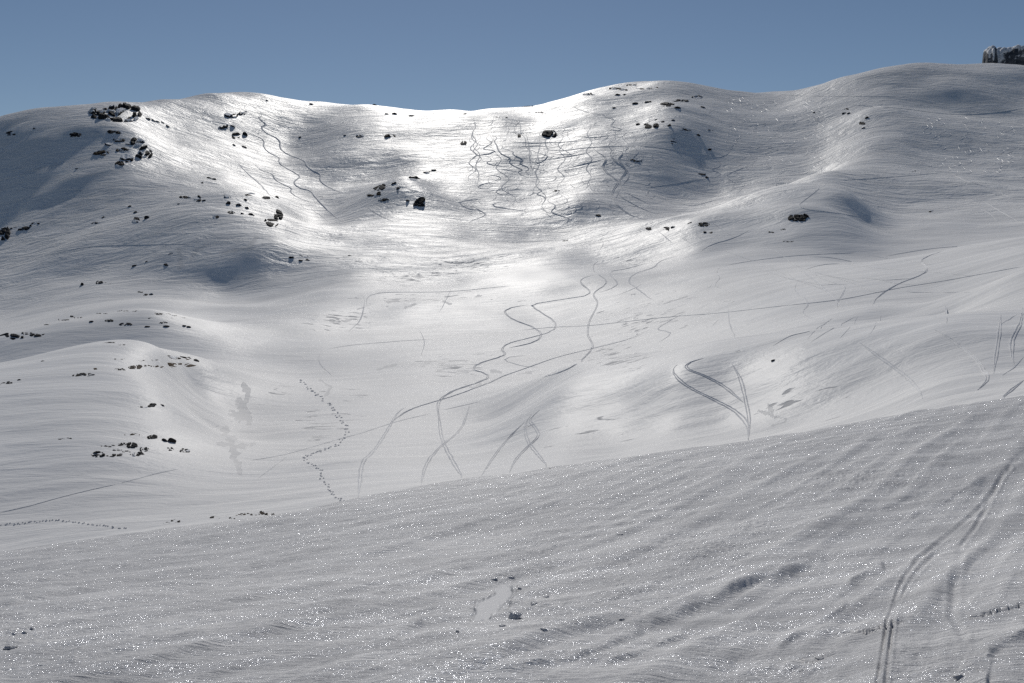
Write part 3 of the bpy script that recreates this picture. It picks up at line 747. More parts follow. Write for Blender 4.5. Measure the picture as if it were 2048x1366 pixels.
# rows: photo box x0 y0 x1 y1, kind (b one stone, o broken outcrop, s low strip rising or falling to the right), warm, snow cap, own label if it has one
ROCKS = [
("rocks on the left skyline", "small rocks trailing right from the skyline outcrop", """
176 203 284 242 o 0 .35 big dark craggy outcrop breaking the snowy skyline at the left
289 232 300 238 b 0 0
303 237 311 242 b 0 0
312 240 320 244 b 0 0
322 242 329 246 b 0 0
330 248 338 253 b 0 0"""),
("rocks on the dark left slope", "loose rocks high on the shaded slope", """
12 260 31 271 o 0 .3 isolated dark rock near the left photo edge below the skyline
139 261 161 274 o 0 .3 dark rock with snowy top alone left of the skyline outcrop
65 254 71 258 b 0 0
150 334 157 338 b 0 0"""),
("broken rocks under the skyline outcrop", "small rocks in the broken patch", """
278 286 306 315 o 0 .2 black angular crag at the right edge of the broken rock patch
262 271 288 292 o 0 .4 tilted snow dusted slab above the black angular crag
186 295 218 311 o .7 .45 brown rock under a rounded snow cap on the dark slope
242 303 266 324 o .2 .3 split dark rock at the foot of the broken patch
230 319 248 334 o .2 .4 lowest rock of the broken patch with pale snow on its side
227 273 250 284 o 0 .5
216 257 244 268 o 0 .5
233 290 262 304 o .3 .6
205 281 230 291 b 0 .5
268 304 282 316 b 0 .5
250 283 262 290 b 0 .4"""),
("rocks at the top of the gully", "small rocks near the gully head", """
464 258 481 277 o 0 .1 taller of the paired black rocks at the gully head
482 258 495 272 b 0 .1 shorter of the paired black rocks at the gully head
450 220 476 236 o 0 .75
477 220 496 230 o 0 .5
436 247 458 259 o 0 .7
463 286 471 291 b 0 0
480 288 492 295 b 0 0
530 196 537 202 b 0 .4
461 248 470 254 b 0 .6"""),
("small rocks on the spur", "small rocks on the bright spur above the ledges", """
413 352 423 357 b 0 0
423 354 433 360 b 0 0
400 361 408 367 b 0 .3"""),
("rocks in the left row of the spur", "rocks in the row left of the ledges", """
360 387 382 397 o 0 .3
387 388 402 403 o 0 .4
403 397 411 403 b 0 0
352 405 361 409 b 0 0"""),
("rocks on the spur", "smaller rocks between the spur ledges", """
489 380 540 398 s 0 .2 long dark ledge along the upper edge of the spur
548 405 566 439 o 0 .1 tall black rock face at the right tip of the spur
530 429 560 453 o 0 .25 black block at the foot of the spur tip
551 389 559 397 b 0 0
447 384 464 396 o 0 .3
452 399 462 409 b 0 .3
468 402 481 412 b 0 .3
455 419 470 428 o 0 .3
480 422 489 429 b 0 .5
496 424 510 431 b 0 .1
489 411 498 418 b 0 .3
485 393 496 402 b 0 .4
425 428 438 437 o 0 .4"""),
("rocks low on the dark left slope", "rocks low on the shaded left slope", """
264 430 279 445 o 0 .3 largest of the rocks in the middle of the shaded slope
286 427 299 439 b 0 .3
267 420 277 426 b 0 0
256 409 263 414 b 0 0
181 443 202 449 s 0 0
202 431 210 436 b 0 0"""),
("rocks at the left photo edge", "low edge rocks", """
-30 450 18 480 o 0 0 black crag cut off by the left photo edge
18 444 63 461 s 0 0 slanting dark slab right of the crag at the photo edge
62 443 80 449 s 0 .4 thin snowy rock at the end of the slanting dark slab"""),
("rocks at the foot of the bright gully", "small rocks beside the bright gully foot", """
262 528 274 533 b 0 0
289 520 297 524 b 0 0
327 523 341 532 o 0 .2
335 504 347 510 s 0 0"""),
("rocks on the small knoll", "rocks on the small knoll below the spur", """
606 505 629 521 o 0 .1 largest black rock on the small knoll below the spur
578 511 590 517 b 0 0
594 517 607 523 b 0 .1
592 507 606 513 s 0 0
695 508 703 512 b 0 0 tiny dark rock alone on the bright snow right of the knoll"""),
("rocks on the middle spur", "rocks on the middle spur nose", """
826 383 853 412 o 0 .1 big black crag at the foot of the middle spur
818 344 845 361 o 0 .45 snow streaked outcrop above the black crag of the middle spur
862 333 873 343 b 0 .3 small rock at the top right of the middle spur
846 339 864 348 s 0 .4
745 367 770 381 o 0 .1
733 380 760 393 o .3 .15
793 367 807 384 o 0 .1
781 361 794 369 b 0 .1
754 394 777 403 o 0 .2
810 395 822 403 b 0 .2"""),
("rocks high above the middle spur", "small snowy rocks high above the middle spur", """
769 264 792 277 o .2 .45
711 266 727 275 o 0 .6
596 271 603 276 b 0 .2
783 223 795 229 b 0 .4
817 228 830 233 b 0 .2
769 225 777 229 b 0 .4
743 206 753 211 b 0 .3
617 203 628 210 b 0 .5
685 268 692 272 b 0 .5"""),
("rocks at the top of the bowl", "small rocks near the top of the bowl", """
921 278 933 290 o 0 .1 dark rock alone at the upper left rim of the bowl
1085 254 1112 275 o 0 .35 split dark outcrop in the upper middle of the bowl
1035 264 1042 277 o 0 .2
925 225 934 229 b 0 .1
991 232 1001 236 s 0 0
1010 232 1016 236 b 0 0
1043 203 1067 213 s 0 .6
1052 222 1064 226 s 0 .2
1070 222 1088 227 s 0 .3"""),
("rocks on the bowl summit", "small rocks under the top of the bowl", """
1166 177 1191 190 o 0 .65 snowy rock step on the skyline left of the bowl top
1218 169 1255 181 s 0 .5 long snow covered rock ledge on the skyline
1272 170 1316 179 s 0 .55 flat snow covered slab right of the skyline ledge
1252 164 1275 173 s 0 .7 highest snowy rock on the bowl skyline
1230 185 1241 191 b 0 .1
1246 186 1254 190 b 0 .1
1340 195 1377 204 s 0 0 flat dark rock shelf right below the bowl top
1318 201 1347 213 o 0 .15 dark broken rock under the left end of the flat shelf
1349 211 1364 217 b 0 .3
1400 210 1413 216 b 0 .3
1384 186 1404 198 o 0 .75
1290 199 1303 206 b 0 0
1263 203 1278 209 b 0 0
1224 212 1234 217 b 0 0"""),
("rocks on the right shoulder of the bowl", "small rocks on the shaded right shoulder", """
1287 242 1316 257 o 0 .3 dark hollowed outcrop in the middle of the right shoulder
1270 243 1280 251 b 0 0 round black rock left of the hollowed outcrop
1335 245 1342 253 b 0 .3
1360 255 1382 263 o 0 .45
1393 266 1401 272 b 0 .2
1341 272 1353 288 o 0 .6 upright snowy rock below the hollowed outcrop
1415 258 1427 263 s 0 0
1415 290 1423 301 o 0 .3
1260 316 1284 324 s 0 .1
1396 344 1412 351 s 0 .2
1409 350 1421 357 b 0 .1
1308 236 1316 240 b 0 .3
1322 240 1330 245 b 0 .3
1343 236 1352 242 b 0 .4"""),
("rocks low in the bowl", "small rocks low in the bowl", """
1105 378 1121 384 o 0 .3 dark rock with a bright snow cap above the tangled tracks
1106 394 1117 399 s 0 .2
1191 426 1202 434 o 0 .3 single dark rock at the bottom of the bowl"""),
("rocks on the lip of the bowl", "small rocks on the lip before the bowl", """
1288 450 1303 461 o 0 0 left of two square black rocks on the bowl lip
1323 451 1339 462 o 0 0 right of two square black rocks on the bowl lip
1374 442 1385 447 b 0 0
1396 442 1418 453 o 0 .1
1406 460 1416 466 b 0 0
1415 461 1426 468 s 0 .1
1122 477 1139 483 o 0 .1 flat dark rock alone left of the bowl lip
1340 450 1352 456 b 0 .6
1536 461 1549 467 s 0 .1
1559 456 1572 461 s 0 .3
1565 479 1588 485 s 0 .3"""),
("rocks on the right slope", "small rocks on the grey right slope", """
1577 423 1620 442 o 0 .25 big dark boulder with snow in its cracks on the right knoll
1718 241 1730 250 o 0 .2 largest dark rock of the group high on the right slope
1730 231 1738 237 b 0 0
1687 215 1698 220 s 0 0
1709 216 1722 222 s 0 0
1683 222 1694 228 b 0 .1
1694 223 1702 228 b 0 .1
1724 252 1733 257 b 0 .4
1626 222 1631 226 b 0 0
1823 338 1833 343 s 0 .1
1856 417 1868 425 s 0 .3
1541 717 1552 723 b 0 0 single black stone on the grey snow above the near slope"""),
("rocks on the far left hummock", "rocks on the shaded hummock at the left", """
192 559 206 569 o 0 .1
210 562 227 568 s 0 .1
160 562 168 572 b 0 .2
274 580 287 586 s 0 0
286 586 298 593 o 0 0
298 584 307 590 b .5 .6"""),
("rocks on the upper hummock crest", "rocks strewn on the upper left hummock", """
-20 662 46 681 s 0 0 long black rock strip at the left end of the upper hummock
44 660 89 674 s 0 .1 thin broken strip continuing right from the long black strip
87 643 103 650 s 0 0
116 632 139 641 s 0 0
140 627 166 636 s 0 0
178 638 187 645 b 0 0
192 623 216 628 s 0 0
225 616 257 623 s 0 .1
210 637 228 644 o 0 0
239 643 264 651 o 0 0
264 618 277 624 s 0 .1
288 650 299 655 b 0 0
203 677 230 686 s 0 0 thin slanting rock strip alone on the flank of the upper hummock
236 686 252 691 s 0 0 short dashes of rock below the thin slanting strip"""),
("rocks at the right end of the upper hummock", "rocks in the bright snow at the hummock end", """
309 623 327 630 s .2 .1
327 625 342 631 s .2 .1
342 628 354 633 s .2 .2
363 632 373 637 s .2 .2
317 641 336 648 s .2 0
295 633 305 638 s .2 0
326 649 338 654 b .2 .1
363 647 372 653 b .2 0
373 650 383 656 b .2 0
342 633 353 638 s .2 .2"""),
("rocks on the lower hummock", "rock bits on the lower left hummock", """
309 722 394 736 s 1 0 long brown rock and turf strip on the lower hummock
336 707 384 720 s .5 .2 dark broken strip above the brown turf strip
386 716 398 723 b 0 .1 round black stone at the right end of the turf strip
256 727 285 738 o .5 0
226 734 252 741 o .2 0
228 714 250 721 s .2 0
142 742 192 755 s 0 0 slanting dark strip at the left of the lower hummock
176 733 201 740 s 1 0 small brown turf mound on the lower hummock
-14 760 25 770 s 0 0 black rock strip at the left photo edge beside the lower hummock
32 757 42 761 b 0 0
276 718 292 723 s .3 0
288 727 305 734 s .3 0
302 717 318 723 s .3 .2
81 719 89 723 b 0 0"""),
("pair of rocks on the smooth left slope", "rocks of the small pair on the smooth left slope", """
298 804 314 814 o 0 0 upright black rock of the pair on the smooth left slope
273 807 303 816 s 0 .1 flat dark rock left of the upright rock on the smooth slope
319 807 328 811 b 0 0"""),
("rocks in the lower left group", "rocks of the lower left rock group", """
254 881 275 896 o 0 0 tallest black rock of the lower left rock group
182 900 210 914 o .1 0 flat black rock at the left end of the lower group
208 903 246 914 s .1 0 long black rock right of the flat one in the lower group
258 900 291 913 o 0 .2 jagged black rock with snow at the front of the lower group
280 890 297 903 o 0 0
248 864 280 872 s .9 0 thin brown strip above the lower left rock group
295 866 315 878 o .1 0
321 873 335 883 b 0 .2
335 872 352 886 b .1 0
222 882 256 892 s .1 0
201 888 224 895 s .1 0
225 895 244 902 o 0 0
245 899 261 906 o .2 .1
333 892 348 902 o 0 .3
359 894 381 905 o 0 .2
116 874 144 880 s 0 0"""),
("rocks at the edge of the near slope", "dark rocks peeping over the near slope edge", """
342 1034 361 1045 o .2 0 dark pointed rock peeping over the near slope edge at the left
326 1042 344 1048 s .1 0 low tail of rock left of the pointed edge rock
420 1028 470 1039 s .1 0 left half of the long thin rock strip on the near slope edge
470 1024 514 1032 s .6 0 right half of the long thin rock strip on the near slope edge
516 1019 549 1030 o .5 0 reddish black rock at the right end of the edge strip"""),
]
def build_rocks():
    rng = np.random.default_rng(5)
    for group, place, text in ROCKS:
        rows = []
        for line in text.strip().splitlines():
            q = line.split(None, 7)
            rows.append([float(t) for t in q[:4]]+[q[4], float(q[5]), float(q[6]), q[7].strip() if len(q) > 7 else None])
        plain = sorted([r for r in rows if r[7] is None], key=lambda r: r[0]+r[2])
        for r in rows:
            x0, y0, x1, y1, kind, warm, cap, label = r
            w, h = x1-x0, y1-y0
            name = 'boulder' if label and 'boulder' in label else 'rock_outcrop' if kind == 'o' else 'rock_strip' if kind == 's' else 'rock'
            if kind == 'b':
                L = Lump(); g = blob(L, rng, (x0+x1)/2, y1-0.1*h, w, h, 0.8, 3)
                o = L.build(name, ROCK, tuple(g), warm=warm, cap=cap)
            else:
                o = outcrop(rng, (x0, y0, x1, y1), kind, name, warm, cap)
            if label is None:
                k = plain.index(r); n = len(plain)
                pos = ORD[k] if (k < n-1 or n == 1) else 'rightmost'
                if n == 2: pos = ('left', 'right')[k]+' one'
                label = f"{pos} of the {CNT[n]} {place}" if n > 1 else "one of the "+place
            o['label'] = label; o['category'] = 'boulder' if name == 'boulder' else 'rock'; o['group'] = group
build_rocks()
print('rocks', time.time()-T0)

# ------------------------------------------------------------------ the far peak that looks over the right-hand dome
def build_mountain():
    M = NT('mountain_face')
    geo = M.n('ShaderNodeNewGeometry'); P = geo.outputs['Position']
    nz = M.n('ShaderNodeSeparateXYZ', i_0=geo.outputs['Normal']).outputs['Z']
    n1 = M.noise(M.mapping(P, (0.028, 0.02, 0.03)), 1.0, 6, 0.65)
    rock = M.mix(M.ramp(n1, 0.3, 0.7), (0.04, 0.05, 0.065, 1), (0.14, 0.15, 0.17, 1))
    s = M.ramp(M.math('ADD', nz, M.math('MULTIPLY', M.math('SUBTRACT', n1, 0.5), 1.3)), 0.36, 0.50)
    b = M.n('ShaderNodeBsdfPrincipled', i_Base_Color=M.mix(s, rock, (0.8, 0.81, 0.83, 1)), i_Roughness=0.85)
    b.inputs['Specular IOR Level'].default_value = 0.15
    bump = M.n('ShaderNodeBump', i_Strength=1.0, i_Distance=14.0, i_Height=n1)
    M.t.links.new(bump.outputs[0], b.inputs['Normal'])
    M.t.links.new(b.outputs[0], M.out.inputs[0])
    D = 2500.0
    nx, ny = 260, 170
    u = np.linspace(0, 1, nx)[:, None]*np.ones((1, ny)); v = np.ones((nx, 1))*np.linspace(0, 1, ny)[None]
    xl = (1934-1024)/FPX*D
    Y = D-160+v*620; X = (xl+u*620)*Y/D
    # crest line read off the photo, in metres above the sight line base
    cu = np.array([0, .010, .02, .05, .09, .13, .2, .32, .5, .75, 1.0]); ch = np.array([0, 34, 54, 60, 59, 54, 52, 80, 120, 70, 10])
    base = float(ray(1960, 140)[1])*D
    top = np.interp(u, cu, ch)+1.5*gnoise(u*30, v*6, 51)
    front = sstep(0.10, 0.30, v+0.05*gnoise(u*16, v*3, 52)+0.02*gnoise(u*50, v*9, 53)+0.10*sstep(.10, .2, u)*(1-v))
    back = 1-sstep(0.5, 1.0, v)*0.8
    side = sstep(-0.004, 0.034, u+0.007*gnoise(v*40, u*10, 54))
    H = 260.0
    Z = base-H+(H+top)*side*(0.25+0.75*front)*back+5*gnoise(X/26, Y/26, 55)+3*gnoise(X/8, Y/8, 56)
    me = grid_mesh('mountain', X, Y, Z, M.m)
    o = link('mountain', me); o['kind'] = 'structure'
build_mountain()

def build_chunks():
    rng = np.random.default_rng(23)
    for line in CHUNKS.strip().splitlines():
        q = line.split(None, 4); px, py, w, h = [float(t) for t in q[:4]]
        L = Lump(); g = ground([px], [py+h*0.4])[0]; m = g[1]/FPX
        for k in range(1):
            v, f = chiselled(rng, 3)
            v = v*np.array([w*m*0.42, w*m*0.40, h*m*0.5])
            L.add(v+g+np.array([0, w*m*0.25, h*m*0.02]), f)
        o = L.build('snow_chunk', SNOW, tuple(g), crust=1.0)
        o['label'] = q[4]; o['category'] = 'snow chunk'; o['group'] = 'snow chunks on the near slope'
build_chunks()
# ------------------------------------------------------------------ ski tracks and footprints: raised lips of snow with a groove, lying on the surface
def track_material(name, spec, rough):
    M = NT(name)
    geo = M.n('ShaderNodeNewGeometry'); P = geo.outputs['Position']
    n1 = M.noise(P, 2.5, 4, 0.65)
    c = M.mix(M.ramp(n1, 0.35, 0.65), (0.74, 0.74, 0.745, 1), (0.86, 0.86, 0.865, 1))
    b = M.n('ShaderNodeBsdfPrincipled', i_Base_Color=c, i_Roughness=rough)
    b.inputs['Specular IOR Level'].default_value = spec
    bump = M.n('ShaderNodeBump', i_Strength=0.7, i_Distance=0.08, i_Height=n1)
    M.t.links.new(bump.outputs[0], b.inputs['Normal'])
    M.t.links.new(b.outputs[0], M.out.inputs[0])
    return M.m
TRACK = track_material('track_snow', 0.012, 0.6); CHOP = track_material('chopped_snow', 0.20, 0.42)
def smooth_path(p, step):
    """Catmull-Rom through photo points, resampled about every `step` pixels"""
    p = np.array(p, float); out = []
    for k in range(len(p)-1):
        p0 = p[max(k-1, 0)]; p1 = p[k]; p2 = p[k+1]; p3 = p[min(k+2, len(p)-1)]
        n = max(2, int(np.hypot(*(p2-p1))/step))
        t = np.linspace(0, 1, n, endpoint=False)[:, None]
        out.append(p1+0.5*t*(p2-p0+t*(2*p0-5*p1+4*p2-p3+t*(3*(p1-p2)+p3-p0))))
    out.append(p[-1:])
    return np.concatenate(out)
PROFILE = {
    'thin':  ([-1, -.55, 0, .55, 1], [-.06, .55, .08, .55, -.06]),
    'bank':  ([-1, -.5, -.1, .35, 1], [-.06, .9, .1, .3, -.06]),
    'pair':  ([-1, -.8, -.62, -.45, -.3, .3, .45, .62, .8, 1], [-.08, .5, .03, .42, -.35, -.35, .42, .03, .5, -.08]),
    'ridge': ([-1, -.4, 0, .4, 1], [-.06, .5, .8, .5, -.06]),
}
def ribbon(px, kind, wpx, hgt, rng, taper=True):
    q = smooth_path(px, 3.0)
    g = ground(q[:, 0], q[:, 1])
    # a path that would jump across a hidden hollow is cut there
    y = g[:, 1].copy()
    k = 2
    if len(y) > 7:
        yp = np.pad(y, k, mode='edge'); y = np.mean([yp[i:i+len(y)] for i in range(2*k+1)], 0)
    a = ray(q[:, 0], q[:, 1])[0]
    P = np.stack([a*y, y], 1)
    T = np.gradient(P, axis=0); T /= np.maximum(np.linalg.norm(T, axis=1, keepdims=True), 1e-6)
    N = np.stack([-T[:, 1], T[:, 0]], 1)
    m = np.median(y)/FPX
    n = len(P); t = np.linspace(0, 1, n)
    tp = np.clip(np.minimum(t, 1-t)*n/12.0, 0.12, 1) if taper else np.ones(n)
    jit = 1+0.30*np.array([mnoise.noise(Vector((i*0.35, wpx, m*50+q[0, 0]))) for i in range(n)])
    offs, hs = PROFILE[kind]
    half = 0.5*wpx*m
    # lines running straight away from us look as wide as they are; lines across are foreshortened, so their berms carry them
    O = np.array(offs)[None]*half*jit[:, None]*tp[:, None]
    X = P[:, :1]+N[:, :1]*O; Y = P[:, 1:]+N[:, 1:]*O
    H = np.array(hs)[None]*hgt*half*jit[:, None]*tp[:, None]
    Z = grid_z(X, Y)+H+0.012+np.median(y)*5e-5
    return X, Y, Z
class Ribbons:
    def __init__(s): s.v = []; s.q = []; s.n = 0
    def add(s, X, Y, Z):
        nu, nv = X.shape
        idx = np.arange(nu*nv).reshape(nu, nv)+s.n
        s.v.append(np.stack([X, Y, Z], 2).reshape(-1, 3)); s.n += nu*nv
        s.q.append(np.stack([idx[:-1, :-1], idx[:-1, 1:], idx[1:, 1:], idx[1:, :-1]], 2).reshape(-1, 4))
    def build(s, name, mat=None):
        v = np.concatenate(s.v); q = np.concatenate(s.q); o = v.mean(0)
        me = bpy.data.meshes.new(name)
        me.vertices.add(len(v)); me.vertices.foreach_set('co', (v-o).astype(np.float32).ravel())
        me.loops.add(q.size); me.loops.foreach_set('vertex_index', q.astype(np.int32).ravel())
        me.polygons.add(len(q)); me.polygons.foreach_set('loop_start', np.arange(0, q.size, 4, dtype=np.int32))
        me.update(calc_edges=True); me.materials.append(mat or TRACK)
        # make the faces look up
        if sum(p.normal.z for p in me.polygons[:40]) < 0: me.flip_normals()
        me.polygons.foreach_set('use_smooth', np.zeros(len(q), dtype=bool))
        ob = link(name, me); ob.location = tuple(o)
        return ob
# frames a track was traced in: photo origin and scale
FRAMES = {'P': (0, 0, 1), 'A': (400, 180, .1953), 'B': (900, 200, .1953), 'C': (1000, 130, .293), 'D': (1000, 450, .293), 'E': (1000, 650, .293),
          'F': (500, 700, .293), 'G': (1448, 400, .293), 'H': (1448, 50, .293), 'I': (0, 700, .293), 'J': (0, 150, .293), 'K': (500, 450, .293)}
